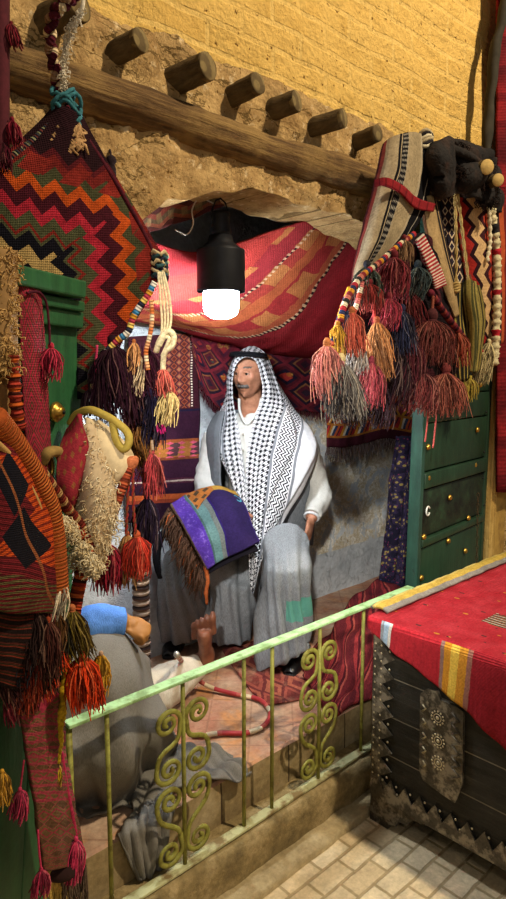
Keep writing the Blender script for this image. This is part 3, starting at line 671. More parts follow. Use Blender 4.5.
def c2(n,u,v):
    w=n.noise(5,4)*.3; d=((u*3+w).tri()+(v*2.5+w).tri())*.5
    c=d.pick([(0,'#7a3a34'),(.3,'#9a5044'),(.45,'#6a3030'),(.6,'#a8604c'),(.8,'#7a3a38')])
    return n.mix(n.ramp(n.noise(7,5,.65),[(.5,(0,0,0)),(.66,(.8,.8,.8))]),c,'#a98068')
rows=[[pZ(x,y,.306) for x,y in r] for r in([(222,650),(262,640),(300,632)],[(232,666),(270,660),(310,655)],[(250,690),(285,682),(322,676)],[(268,706),(300,700),(338,692)])]
ob,g=cloth('floor_rug',rows,woven('worn_red_rug',c2,90,90,.95,.5,(.7,1.15)),40,40,.006,base=pZ(280,670,.3),amp=.003,sc=14)
tag(ob,'worn dark red rug lying flat on the platform under the seated man\'s feet','rug')
# ---- hose
def hose_c(n,u,v):
    k=(v*6.5+n.noise(3,1)*.6).frac(); c=k.pick([(0,'#a8383c'),(.5,'#b85a50'),(.62,'#d8c9a8'),(.9,'#a8383c')]); return c
n=NB('red_white_hose'); uu,vv=n.uv(); MHOSE=n.done(vary(n,hose_c(n,uu,vv),60,.8,1.15),.5,n.noise(60,3),.2,.002)
hp=[pD(177,655,1.98),pZ(184,664,.42),pZ(195,677,.36),pZ(210,687,.325),pZ(235,694,.314),pZ(258,699,.314),pZ(268,708,.314),pZ(270,717,.314),pZ(262,727,.314),pZ(245,733,.314),pZ(222,733,.314),pZ(205,735,.314),pZ(192,735,.314)]
m=MB(); m.tube(cr(hp,90),.0085,10); ho=tag(m.build('hose',MHOSE,base=hp[6]),'red and cream hose looped on the platform from the white trouser cuff','hose')
m=MB(); m.tube([hp[0]+(hp[0]-hp[1]).normalized()*t for t in(-.002,.02,.03)],[.0105,.0105,.009],10); m.build('hose_tip',plain('silver_tip','#b9b5ac',.35,40,metal=.7),ho)
# ================================================================== PEOPLE
MSK=NB('weathered_skin'); _c=MSK.ramp(MSK.noise(28,5,.6),[(.3,'#84563f'),(.55,'#a06e54'),(.75,'#b27f66')]); MSK=MSK.done(vary(MSK,_c,90,.85,1.12),.55,MSK.noise(150,4),.25,.002,spec=.35)
MSK2=NB('brown_mannequin_skin'); _c=MSK2.ramp(MSK2.noise(20,5,.6),[(.3,'#5a3424'),(.55,'#7a4a34'),(.75,'#8e5c44')]); MSK2=MSK2.done(_c,.4,MSK2.noise(90,4),.2,.002,spec=.4)
MHAIR=yarn('grey_hair','#5a5450',.6,1.3); MEYE=plain('eye_white','#8f857c',.25,20); MIRIS=plain('iris','#1c120c',.2,20)
def head(m,c,fw,up,sc=1.0):
    fw=V3(fw).normalized(); rt=fw.cross(V3(up)).normalized(); up=rt.cross(fw).normalized(); Q=Matrix((rt,fw,up)).transposed()
    B=[(0,-11,.021,8,7),(0,0,.012,6,9),(0,-15,.006,11,5),(10,-15,.004,5,4),(-10,-15,.004,5,4),(17,15,.007,15,5),(-17,15,.007,15,5),(22,4,-.011,9,6.5),(-22,4,-.011,9,6.5),(40,-6,.006,11,9),(-40,-6,.006,11,9),
       (0,-27,.007,13,3.5),(0,-35,.007,11,3.5),(0,-31,-.004,14,1.6),(0,-42,-.004,12,4),(0,-54,.013,14,9),(24,-24,-.005,5,9),(-24,-24,-.005,5,9),(48,-30,-.006,14,14),(-48,-30,-.006,14,14)]
    vs=[];n1,n2=88,72; o=len(m.v)
    def pt(az,el):
        d=V3((math.sin(az)*math.cos(el),math.cos(az)*math.cos(el),math.sin(el)))
        p=V3((d.x*.075,d.y*.094,d.z*.113)); z=p.z
        if z<0:
            p.x*=1+.9*z*2.2; p.y*= (1-.15*(-z/.113)) if d.y>0 else 1+4.0*z
        a_=math.degrees(az);e_=math.degrees(el); a_=(a_+180)%360-180
        k=sum(h*math.exp(-((a_-a)/sa)**2-((e_-e)/se)**2) for a,e,h,sa,se in B)
        return p+d*k
    for j in range(n2+1):
        el=-math.pi/2+math.pi*j/n2
        for i in range(n1): vs.append(V3(c)+(Q@pt(2*math.pi*i/n1,el))*sc)
    m.add(vs,[(j*n1+i,j*n1+(i+1)%n1,(j+1)*n1+(i+1)%n1,(j+1)*n1+i) for j in range(n2) for i in range(n1)])
    for s_ in(-1,1):                                        # ears
        m.ball(V3(c)+Q@V3((s_*.077*sc,-.008*sc,-.002*sc)),(.008*sc,.02*sc,.032*sc),12,8,Q)
    return lambda az,el,o=0:V3(c)+(Q@(pt(math.radians(az),math.radians(el))*(1+o)))*sc, Q
def hand(m,w,f,nrm,sc=1.0,curl=.5,side=1,spread=.12):
    """palm with four separate bent fingers and a thumb off the palm's side; f: towards the fingers, nrm: out of the back of the hand"""
    f=V3(f).normalized(); nrm=(V3(nrm)-f*V3(nrm).dot(f)).normalized(); s_=f.cross(nrm)*side
    Q=Matrix((s_,f,nrm)).transposed(); w=V3(w)
    m.ball(w+f*.045*sc,(.041*sc,.052*sc,.015*sc),16,12,Q); m.tube([w-f*.05*sc,w-f*.01*sc,w+f*.03*sc],[.027*sc,.024*sc,.026*sc],12,fl=.75)
    for k,(x,L) in enumerate(((.030,.072),(.010,.082),(-.010,.076),(-.029,.060))):
        p=w+f*(.083-.004*abs(k-1.3))*sc+s_*x*sc; d=(f+s_*(x*spread*20)).normalized(); pts=[p-d*.02*sc,p]; ang=0
        for q in(.42,.32,.26):
            ang+=curl*.75; dd=d*math.cos(ang)-nrm*math.sin(ang); pts.append(pts[-1]+dd*L*q*sc)
        m.tube(cr(pts,12),[.0098*sc*(1-.035*i) for i in range(12)],8); m.ball(pts[-1],.0064*sc,8,6)
    p=w+f*.03*sc+s_*.034*sc; d=(f*.65+s_*.75-nrm*.25).normalized()
    pts=[p-f*.02*sc,p,p+f*.03*sc-nrm*.012*sc,p+f*.045*sc-nrm*.03*sc-s_*.012*sc,p+f*.045*sc-nrm*.036*sc-s_*.036*sc] if curl>1 else [p-d*.015*sc,p,p+d*.03*sc,p+d*.045*sc+f*.014*sc-nrm*.01*sc*curl,p+d*.05*sc+f*.036*sc-nrm*.022*sc*curl]
    m.tube(cr(pts,12),[.0115*sc*(1-.03*i) for i in range(12)],8); m.ball(pts[-1],.0082*sc,8,6)
def displace(ob,fn):
    me=ob.data; o=root_loc(ob); ns=[V3(v.normal) for v in me.vertices]
    for v,n in zip(me.vertices,ns): v.co=v.co+n*fn(v.co+o,n)
# ---------------------------------------------------------------- seated man
base=pZ(240,650,.302)
man=thing('person',base,'seated person in black and white checked headscarf and grey robe against the back wall','person')
lat=lambda p:(V3(p)-CAM).dot(CR); 
hc=pD(248.5,374,2.865); toC=-FH; fw=(toC*1.0-CR*.42+V3((0,0,-.06))).normalized()
m=MB(); fpt,Q=head(m,hc,fw,UP+toC*.03,.95)
m.tube([pD(249,385,2.89),pD(251,404,2.91),pD(253,425,2.94)],[.052,.053,.07],16)
m.tube(cr([pD(253,420,2.95),pD(254,450,2.94),pD(254,500,2.96),pD(252,545,2.98),pD(252,565,2.96)],14),[.08,.12,.135,.14,.14,.14,.138,.135,.135,.138,.14,.145,.145,.12],20,fl=.75)
m.tube([pD(222,436,2.95),pD(254,428,2.96),pD(298,438,2.95)],[.06,.075,.06],12)
hips=[pD(232,566,2.92),pD(272,566,2.92)]; kn=[pD(190,562,2.68),pD(286,556,2.66)]; an=[pD(176,634,2.90),pD(291,656,2.72)]
for h,k,a in zip(hips,kn,an): m.tube(cr([h,k,a],14),[.085,.082,.078,.072,.066,.060,.056,.055,.056,.054,.048,.042,.036,.034],14)
e0=pD(206,487,2.84); w0=pD(226,508,2.66); e1=pD(319,490,2.90); w1=pD(311,519,2.78)
m.tube(cr([pD(218,436,2.95),e0,w0],12),[.052,.05,.047,.045,.042,.04,.04,.038,.035,.031,.028,.026],12)
m.tube(cr([pD(302,440,2.95),e1,w1],12),[.052,.05,.047,.045,.042,.04,.04,.038,.035,.031,.028,.026],12)
hand(m,w0,(pD(243,516,2.56)-w0),UP,.95,.35,-1); hand(m,w1,(pD(306,545,2.70)-w1),CR+toC*.4,.95,.45,-1)
body=m.build('body',MSK,man,remesh=.0042,smo=2)
for az in(-22,22):
    p=fpt(az,3.4,-.070); e=MB(); e.ball(p,.0118,14,10); eb=e.build('eye',MEYE,man)
    d=(fpt(az*.96,3.0,.0)-p).normalized(); e=MB(); e.ball(p+d*.0088,(.0052,.0052,.0052),10,8); e.build('iris',MIRIS,eb)
    e=MB(); e.tube(cr([fpt(az-11,5.0,.0),fpt(az-5,7.6,.022),fpt(az+5,7.6,.022),fpt(az+11,5.0,.0)],10),[.0022,.004,.005,.0054,.0056,.0056,.0054,.005,.004,.0022],8); e.tube(cr([fpt(az-10,2,.0),fpt(az-5,-2.0,.004),fpt(az+5,-2.0,.004),fpt(az+10,2,.0)],10),[.002,.003,.0034,.0036,.0036,.0036,.0036,.0034,.003,.002],8); e.build('eyelid',MSK,man)
    e=MB()
    for k in range(46):
        a=az+R.uniform(-13,13); p=fpt(a,16.5-abs(a-az*1.0)*.12+R.uniform(-2,2),.01); d=(fpt(a+(5 if az>0 else -5),18,.03)-p).normalized(); e.tube([p,p+d*.005,p+d*.010],[.0012,.001,.0004],4)
    e.build('eyebrow',MHAIR,man)
e=MB()
for k in range(220):
    a=R.uniform(-27,27); p=fpt(a,-22.5-abs(a)*.10+R.uniform(-2.2,2.2),.015); d=(fpt(a*1.35,-32-abs(a)*.15,.02)-p).normalized(); e.tube([p,p+d*.006,p+d*.013],[.0014,.0012,.0005],4)
e.build('moustache',MHAIR,man)
# shirt
def m_cloth(name,a,b,sc=90,bs=.5):
    n=NB(name); x,y,z=n.ob(); k=n.noise(1,3,.6,n.vec(x*400,y*400,z*60)); c=n.mix(n.ramp(k,[(.4,(0,0,0)),(.65,(1,1,1))]),a,b); c=vary(n,c,9,.85,1.1)
    return n.done(c,.9,k+n.noise(sc,4)*.8,bs,.003,spec=.15)
MSHIRT=m_cloth('white_cotton','#c2c2bc','#b2b2ac'); MROBE=m_cloth('grey_wool','#8b9094','#6d7276'); MVEST=m_cloth('slate_wool','#73787d','#5d6266')
m=MB()
m.tube(cr([pD(252,409,2.91),pD(253,424,2.93),pD(254,450,2.93),pD(254,500,2.95),pD(252,550,2.96),pD(252,572,2.94)],16),[.060,.066,.115,.142,.15,.152,.152,.15,.148,.146,.146,.148,.15,.152,.15,.13],22,fl=.8)
m.tube([pD(220,434,2.95),pD(254,426,2.95),pD(300,436,2.95)],[.068,.085,.068],14)
for s0,e_,w_ in((pD(217,436,2.95),e0,w0),(pD(303,440,2.95),e1,w1)):
    m.tube(cr([s0,e_,w_+(e_-w_)*.12],16),[.062,.061,.059,.057,.055,.054,.053,.053,.054,.054,.052,.05,.048,.045,.043,.041],16)
sh=m.build('shirt',MSHIRT,man,remesh=.007,smo=3)
displace(sh,lambda p,n:.006*noise.noise(p*V3((1,1,1)).x*0+V3((p.x*16,p.y*16,p.z*26)))+.004*noise.noise(p*40))
m=MB(); cpts=[pD(239,399,2.86),pD(240,412,2.84),pD(246,424,2.83),pD(252,420,2.83),pD(259,408,2.85),pD(261,399,2.88)]
m.tube(cr(cpts,24),.010,8,fl=.6); m.build('collar',MSHIRT,man)
m=MB()
for y in(434,450,466): m.ball(pD(243,y,2.775),(.005,.005,.005),8,6)
m.build('shirt_buttons',plain('pale_button','#a8a498',.4),man)
# robe over the lap and legs
m=MB()
m.ball(pD(252,560,2.93),(.20,.17,.13),24,16,Matrix.Rotation(A-math.pi/2,3,'Z'))
for h,k,hem,r in((hips[0],pD(188,556,2.62),[pD(184,590,2.74),pD(180,615,2.84),pD(179,634,2.90)],[.11,.105,.10,.10,.102,.104,.106,.11,.115]),(hips[1],pD(286,546,2.58),[pD(286,585,2.60),pD(284,625,2.655),pD(282,662,2.70)],[.11,.105,.10,.10,.103,.108,.114,.122,.128])):
    cen=cr([h,k]+hem,9); m.tube(cen,r,24,fl=1.0)
m.tube([pD(235,575,2.80),pD(231,608,2.84),pD(227,634,2.88)],[.10,.108,.118],20)
n=NB('grey_robe'); x,y,z=n.ob(); k=n.noise(1,3,.6,n.vec(x*400,y*400,z*60)); c=n.mix(n.ramp(k,[(.4,(0,0,0)),(.65,(1,1,1))]),'#8b9094','#6d7276')
lb=lat(base); ss=x*CR.x+y*CR.y; zt_=pD(300,597,2.55).z-base.z; zb_=pD(300,620,2.55).z-base.z
tq=ss.gt((287-253)/650*2.55-lb)*z.band(zb_,zt_); c=n.mix(tq*.8,c,'#4f9d8a')                 # the teal patch on the hem
MR2=n.done(vary(n,c,9,.85,1.1),.9,k+n.noise(90,4)*.8,.5,.003,spec=.15)
rob=m.build('robe',MR2,man,remesh=.010,smo=7)
zf=base.z
def robefold(p,n):
    s=lat(p); h=max(0,min(1,(.95-p.z)/.35)); a=s*72+2.6*noise.noise(V3((s*5,p.z*2.0,1)))+p.z*4
    return h*(.026*(abs(math.sin(a*.5))**.7-.6)+.010*math.sin(a*1.9+1.3))+.006*noise.noise(p*9)
displace(rob,robefold)
for v in rob.data.vertices:
    s_=lat(v.co+base); h_=zf+.055 if s_<-.02 else zf+.012+max(0,min(1,(s_-.03)/.2))*.10
    if v.co.z+base.z<h_: v.co.z=h_-base.z
# vest
rowsv=[]
for y,lx0,lx1,rx0,rx1,df in((412,226,221,262,270,2.87),(424,222,212,268,300,2.84),(440,221,209,272,309,2.80),(465,221,210,274,311,2.78),(490,222,212,272,312,2.78),(520,224,214,268,312,2.78),(545,226,216,266,310,2.80)):
    rowsv.append([pD(lx0,y,df-.012),pD((lx0+lx1)/2-2,y,df+.03),pD(lx1-1,y,df+.13),pD(lx1+14,y-2,3.06 if y>425 else 3.0),pD(256,y-4,3.10 if y>425 else 3.02),pD(rx1-12,y-2,3.06 if y>425 else 3.0),pD(rx1+1,y,df+.15),pD((rx0+rx1)/2+6,y,df+.05),pD(rx0,y,df+.03)])
ob,_=cloth('waistcoat',rowsv,MVEST,70,36,.007,man,amp=.004,sc=14,flip=True)
# headscarf: rows run from the flap on one side over the head to the flap on the other
front_=[(249,530,2.665),(246,485,2.72),(241,442,2.77),(237,416,2.785),(233,396,2.775),(233,378,2.77),(237,363,2.762),(246,356.5,2.75),(256,361,2.763),(261,378,2.795),(262,396,2.81),(256,415,2.80),(250,436,2.775),(246,465,2.74),(246,505,2.70),(248,550,2.60),(250,586,2.56)]
mid_  =[(248,531,2.667),(240,484,2.725),(232,444,2.78),(230,418,2.82),(229,396,2.83),(229,376,2.83),(234,360,2.81),(248,351,2.79),(262,357,2.81),(270,376,2.83),(274,397,2.82),(276,417,2.80),(271,440,2.76),(263,468,2.72),(256,505,2.67),(253,548,2.595),(251,588,2.555)]
out_  =[(247,532,2.672),(235,482,2.74),(223,446,2.80),(223,420,2.88),(227,397,2.91),(228,375,2.92),(236,357,2.91),(251,346,2.89),(266,354,2.90),(276,378,2.90),(284,400,2.87),(296,424,2.81),(299,446,2.755),(285,474,2.71),(268,512,2.65),(256,552,2.59),(252,590,2.555)]
edge_ =[(246,533,2.69),(231,480,2.77),(215,446,2.85),(216,424,2.95),(225,400,2.99),(231,378,3.00),(240,362,3.01),(252,351,3.01),(265,362,3.01),(278,385,2.99),(294,410,2.94),(312,432,2.87),(317,452,2.79),(304,482,2.73),(280,522,2.665),(262,556,2.60),(253,592,2.56)]
back_ =[(246,532,2.75),(230,478,2.87),(217,448,2.99),(220,430,3.06),(230,405,3.06),(239,385,3.055),(246,372,3.055),(253,368,3.055),(262,372,3.055),(274,396,3.055),(290,416,3.05),(304,436,3.03),(310,452,2.96),(300,484,2.84),(279,522,2.74),(262,555,2.66),(254,590,2.60)]
g=surf([[pD(*p) for p in r] for r in(front_,mid_,out_,edge_,back_)],150,60)
nv,nu=len(g),len(g[0])
for j in range(nv):
    for i in range(nu):
        u,v=i/(nu-1),j/(nv-1); p=g[j][i]
        k=min(1,abs(u-.45)*4); n_=(p-(hc-UP*.1)); n_.z*=.3; n_=n_.normalized()
        g[j][i]=p+n_*(k*(.006*math.sin(v*26+u*5)+.004*math.sin(v*47))+.003*noise.noise(p*24))
met=[[0]*nu for _ in range(nv)]
m=MB(); m.grid(g,flip=True); uvs=[]
for i in range(nu):
    d=0
    for j in range(nv):
        if j: d+=(g[j][i]-g[j-1][i]).length
        met[j][i]=d
arc=[0]
for i in range(1,nu): arc.append(arc[-1]+(g[nv//3][i]-g[nv//3][i-1]).length)
m.uv=[(arc[i],met[j][i]) for j in range(nv) for i in range(nu)]
n=NB('checked_headscarf'); u,v=n.uv()
def hound(u,v,s):
    x=(u*s).frac(); y=(v*s).frac(); a=x.gt(.5); b=y.gt(.5); same=((a-b).abs()).lt(.5); st=((u*s+v*s)*2.0).frac().gt(.5)
    return same*a+(same*-1.0+1.0)*st
hk=hound(u,v,44.0)
zz=((v*62+((u*34).tri())*1.1).frac()).gt(.5)
low=(u-arc[int(nu*.40)]).abs().gt(.24)                     # bands only on the hanging flaps
bandk=v.gt(.112)*low
c=n.mix(hk,'#c6c8cc','#131419')
bz=v.band(.128,.215)
bc=n.mix(bz*zz,'#c2c4c8','#16171c'); gl=v.band(.112,.124).op('MAXIMUM',v.band(.220,.232)); bc=n.mix(gl,bc,'#6d7076')
c=n.mix(bandk,c,bc)
MKEF=n.done(vary(n,c,60,.85,1.1),.9,n.noise(300,3),.3,.002,spec=.15)
kf=m.build('headscarf',MKEF,man,thick=.003,off=1)
m=MB()
for dz,rr in((0.004,.0),(.014,-.003)):
    cc=(hc+UP*.072+UP*dz+FH*.005); pts=[cc+CR*((.080+rr)*math.cos(a*.1963))+FH*((.122+rr)*math.sin(a*.1963))+UP*(-.002*math.sin(a*.1963)-.004*math.cos(a*.1963)) for a in range(32)]
    m.tube(pts,.006,10,closed=True)
m.build('head_cord',yarn('black_cord','#0d0e12'),man)
# shoes
MSHOE=plain('black_leather','#0d0d0f',.32,30,.7,1.3,.2,.002,spec=.5)
def shoe(toe,heel,w=.045):
    f=(toe-heel); L=f.length; f.normalize(); s_=f.cross(UP).normalized(); m=MB(); rows=[]
    for k in range(17):
        t=k/16; ww=w*(math.sin(math.pi*min(1,.10+.86*t))**.45)*(1 if t>.3 else .86); hh=.062*(1-.55*max(0,(t-.35)/.65)**1.2) if t<.97 else .022
        rows.append([heel+f*(L*t)+s_*(ww*math.cos(a))+UP*(max(0,math.sin(a))**.75*hh if math.sin(a)>0 else 0) for a in [math.pi*q/10 for q in range(11)]])
    m.grid(rows); o1=m.build('shoe',MSHOE,man,thick=.004)
    m=MB(); m.grid([[heel+f*(L*1.02*k/12-.003)+s_*(w*1.03*(math.sin(math.pi*min(1,.10+.84*k/12))**.45)*q)+UP*.0 for q in(-1,-.5,0,.5,1)] for k in range(13)]); m.build('sole',MDK,o1,thick=.012,off=1)
z0=.306
shoe(pZ(168,659,z0),pZ(180,632,z0)+V3((0,0,0)),.046); shoe(pZ(289,677,z0),pZ(301,652,z0),.045)
# wrist band
m=MB(); ax=(w1-e1).normalized(); a_=ax.orthogonal().normalized(); b_=ax.cross(a_); m.tube([w1-ax*.012+a_*(.031*math.cos(t*.3927))+b_*(.031*math.sin(t*.3927)) for t in range(16)],.006,8,closed=True); m.build('wrist_band',plain('white_band','#cfd2d4',.4),man)
# ---------------------------------------------------------------- purple textile on his knee
def purp(n,u,v):
    w=n.noise(20,2)*.012; c=(u+w).pick([(0,'#5a4632'),(.03,'#503390'),(.24,'#47605c'),(.27,'#5f7f7c'),(.40,'#6b706a'),(.47,'#2a1a5a'),(.50,'#2a1e48'),(.98,'#3a2a6a')])
    c=n.mix((u.lt(.24))*n.ramp(n.noise(60,3,.7),[(.55,(0,0,0)),(.7,(.7,.7,.7))]),c,'#8a70c0')
    top=(u*.85+.1+n.noise(7,2)*.05); k=((u*8+v*5).tri()+(v*10).tri()).lt(.75)
    t=v.lt(.40)*(v+u*.55).lt(.46)*u.gt(.28)
    c=n.mix(t,c,n.mix(k,'#a8672f','#4a3a2a'))
    t2=v.lt(.12)*u.gt(.62); c=n.mix(t2,c,'#b08a3a')
    hook=((u-.9).abs()*(u-.9).abs()*1.0+(v-.22)*(v-.22)).band(.002,.0045)*u.gt(.865); return n.mix(hook,c,'#4aa0b0')
MPUR=woven('purple_weave',purp,90,110,.95,.6,(.75,1.15))
L_=[(170,508,2.60),(182,525,2.50),(194,547,2.44),(206,569,2.43)]; A_=[(190,498,2.66),(203,514,2.53),(214,535,2.46),(220,561,2.44)]; B_=[(214,490,2.71),(226,505,2.56),(236,528,2.48),(240,551,2.45)]; C_=[(234,496,2.74),(243,511,2.59),(251,530,2.51),(259,543,2.48)]
bx=thing('folded_textile',pD(215,545,2.5),'folded purple and teal textile with shaggy brown fringe on the seated figure\'s knee','textile')
ob,g=cloth('cover',[[pD(*r[k]) for r in(L_,A_,B_,C_)] for k in range(4)],MPUR,50,40,.022,bx,amp=.004,sc=14,flip=False)
und=[[p-UP*.03+FH*.012 for p in row] for row in g]
m=MB(); m.grid([r[::1] for r in und]); m.build('underside',plain('dark_backing','#15121c',.95,40),bx,thick=.012,off=1)
MBRF=yarn('brown_shag','#5a4030'); MBLY=yarn('black_wool','#17161a'); MORY=yarn('rust_yarn','#a8562c')
m=MB(); E_=cr([pD(*p) for p in L_],60)
for k in range(420):
    p=E_[R.randrange(60)]+V3((R.uniform(-.012,.012),R.uniform(-.01,.01),R.uniform(-.015,.004))); L=R.uniform(.06,.13); q=[p]; d=(-CR*R.uniform(.2,.9)-UP*R.uniform(.4,1)+FH*R.uniform(-.3,.2)).normalized()
    for t in range(4): d=(d*.75-UP*.35+V3((R.uniform(-.35,.35),R.uniform(-.35,.35),R.uniform(-.2,.2)))).normalized(); q.append(q[-1]+d*L/4)
    m.tube(q,[.0026,.0026,.0024,.002,.001],4,mi=0 if R.random()<.93 else 1)
m.build('shaggy_fringe',[MBRF,MORY],bx)
for pts,r in(([(176,520,2.56),(163,534,2.55),(157,548,2.55),(157,564,2.55),(160,578,2.56)],.016),([(200,560,2.44),(202,572,2.43),(204,584,2.43)],.013)):
    m=MB(); q=cr([pD(*p) for p in pts],16); m.tube(q,[r*(.6+.5*math.sin(math.pi*i/15)) for i in range(16)],12); m.noise(.004,60); m.build('black_tassel',MBLY,bx)
m=MB(); q=cr([pD(*p) for p in((205,566,2.43),(208,580,2.42),(206,592,2.42),(207,604,2.42))],14); m.tube(q,[.008,.009,.007,.009,.007,.009,.007,.009,.008,.009,.008,.007,.006,.004],8); m.noise(.003,80); m.build('rust_tassel',MORY,bx)
# ---------------------------------------------------------------- second figure, reclining at the left
b2=pZ(75,770,.302)
p2=thing('person',b2,'reclining person with blue sleeve, brown-grey robe and one bare foot behind the railing','person')
foot_h=pD(199,668,2.45); 
hip=V3((.66,1.86,.43)); hip2=V3((.64,1.74,.43)); kneeA=pD(104,650,1.80); ankA=pZ(95,775,.35)
m=MB()
ank=pD(199,665,2.42); kn2=pD(140,690,2.12); kn2.z=.44
m.tube(cr([hip,kn2.lerp(hip,.1)+V3((0,0,.02)),ank],14),[.085,.082,.078,.074,.068,.062,.058,.055,.054,.052,.048,.043,.038,.036],14)
m.tube(cr([hip2,kneeA,ankA],14),[.085,.08,.075,.07,.064,.058,.056,.055,.054,.05,.046,.04,.036,.034],14)
m.tube(cr([V3((.65,1.80,.42)),V3((.58,1.84,.65)),V3((.55,1.86,.88)),V3((.55,1.86,.98))],10),[.14,.14,.14,.14,.145,.15,.15,.14,.12,.06],16)
m.tube([V3((.55,1.86,.95)),V3((.56,1.85,1.06))],[.055,.05],12)
fp2,Q2=head(m,V3((.58,1.84,1.13)),(.9,-.25,-.1),UP,.98)
# bare foot: heel, sole, arch, five toes
up_=(pD(200,600,2.40)-pD(200,668,2.40)).normalized(); hl=pD(206,671,2.40); tt=pD(203,585,2.35); fd=(tt-hl); FL=fd.length; fd.normalize(); sd=CR; nr=fd.cross(sd).normalized()
if nr.dot(-FH)<0: nr=-nr
m.ball(hl+fd*.025,(.034,.036,.034),16,12)
m.tube(cr([hl+fd*.01,hl+fd*.07-nr*.012,hl+fd*.14,hl+fd*.185],12),[.036,.038,.038,.037,.036,.037,.039,.042,.044,.046,.046,.038],16,fl=.66)
m.tube(cr([ank,hl+fd*.05-nr*.02,hl+fd*.10-nr*.008],10),[.036,.037,.038,.037,.036,.034,.032,.03,.028,.024],14)
for k,(x,L,r) in enumerate(((.032,.056,.0140),(.009,.052,.0108),(-.011,.047,.0102),(-.028,.042,.0096),(-.043,.036,.0092))):
    p=hl+fd*(.192-.006*k)+sd*x; q=[p-fd*.03,p,p+fd*L*.55+nr*.004,p+fd*L*.95-nr*.002]; m.tube(cr(q,10),[r*.95,r,r,r*.95,r*.9,r*.9,r*.95,r,r*.95,r*.7],10); m.ball(q[-1],r*.72,8,6)
# arm with the closed fist on the knee
el=pD(66,632,1.80); wr=pD(128,621,1.86)
m.tube(cr([V3((.60,1.78,.92)),el,wr],14),[.055,.052,.05,.048,.046,.043,.042,.041,.04,.037,.034,.031,.028,.027],12)
hand(m,wr,pD(146,632,1.86)-wr,UP*.9-FH*.5,.80,1.5,1,.05)
o=m.build('body',[MSK2,plain('tan_painted_skin','#a8743f',.5,20,.8,1.15)],p2,remesh=.0036,smo=1)
for pl in o.data.polygons:
    if (o.data.vertices[pl.vertices[0]].co+b2-wr).length<.17: pl.material_index=1
for k,(x,r) in enumerate(((.032,.0095),(.009,.0068),(-.011,.0062),(-.028,.0056),(-.043,.005))):
    L=(.056,.052,.047,.042,.036)[k]; p=hl+fd*(.190-.006*k+L*.80)+sd*x+nr*(.0085-.001*k); e=MB(); e.ball(p,(r,r*.35,r),8,6,Matrix((sd,nr,fd)).transposed()); e.build('toenail',plain('toenail','#8a6450',.3),p2)
MTAN=plain('dark_hair','#1c1712',.9); e=MB(); e.ball(V3((.57,1.845,1.165)),(.083,.10,.088),20,14); e.build('skullcap',m_cloth('cap_cotton','#c9c4b6','#b8b2a2'),p2)
MBLU=m_cloth('blue_cotton','#5f8fdc','#4c7ccb'); m=MB()
m.tube(cr([V3((.60,1.79,.93)),el,el.lerp(wr,.5)+UP*.012,wr-(wr-el).normalized()*.01],20),[.066,.066,.064,.062,.06,.058,.057,.056,.056,.058,.058,.057,.055,.053,.051,.05,.048,.046,.043,.042],18)
m.tube(cr([V3((.65,1.80,.46)),V3((.58,1.84,.65)),V3((.55,1.86,.88)),V3((.55,1.86,.99))],10),[.155,.155,.155,.155,.16,.165,.165,.155,.13,.07],18)
o=m.build('shirt',MBLU,p2,remesh=.008,smo=3); displace(o,lambda p,n:.007*noise.noise(V3((p.x*14,p.y*14,p.z*30)))+.003*noise.noise(p*44))
MCREAM=m_cloth('cream_cotton','#cfc6b4','#bfb5a2'); m=MB()
q=[ank+(ank-kn2).normalized()*-.015,ank.lerp(kn2,.45),kn2,kn2.lerp(hip,.4)]
m.tube(cr(q,14),[.052,.055,.062,.066,.07,.074,.076,.08,.085,.088,.09,.09,.09,.09],20,fl=.9); o=m.build('trouser_leg',MCREAM,p2,remesh=.008,smo=3)
displace(o,lambda p,n:.008*noise.noise(V3((p.x*26,p.y*12,p.z*12)))+.004*noise.noise(p*40))
MBG=m_cloth('brown_grey_cloth','#79756d','#68645d',60,.3)
rows=[[pD(40,668,1.98),pD(70,652,1.96),pD(100,643,1.96),pD(128,652,1.98),pD(148,668,2.05)],
      [pD(48,645,1.80),pD(75,634,1.80),pD(104,631,1.82),pD(130,642,1.88),pD(147,660,1.98)],
      [pD(44,680,1.68),pD(78,670,1.68),pD(110,668,1.71),pD(138,676,1.79),pD(149,686,1.95)],
      [pD(46,725,1.63),pD(80,722,1.63),pD(116,718,1.66),pD(144,708,1.75),pD(157,704,1.92)],
      [pD(52,765,1.61),pD(85,768,1.61),pD(120,762,1.65),pD(150,740,1.75),pD(166,722,1.90)],
      [pZ(60,800,.315),pZ(92,802,.315),pZ(126,797,.315),pZ(156,770,.315),pZ(178,748,.315)],
      [pZ(66,812,.31),pZ(96,815,.31),pZ(130,809,.31),pZ(164,784,.31),pZ(190,762,.31)]]
ob,_=cloth('robe',rows,MBG,70,80,.008,p2,fold=lambda u,v:.012*math.sin(u*15+v*5)*min(1,v*2)+.006*math.sin(u*31-v*9)*v,amp=.008,sc=7)
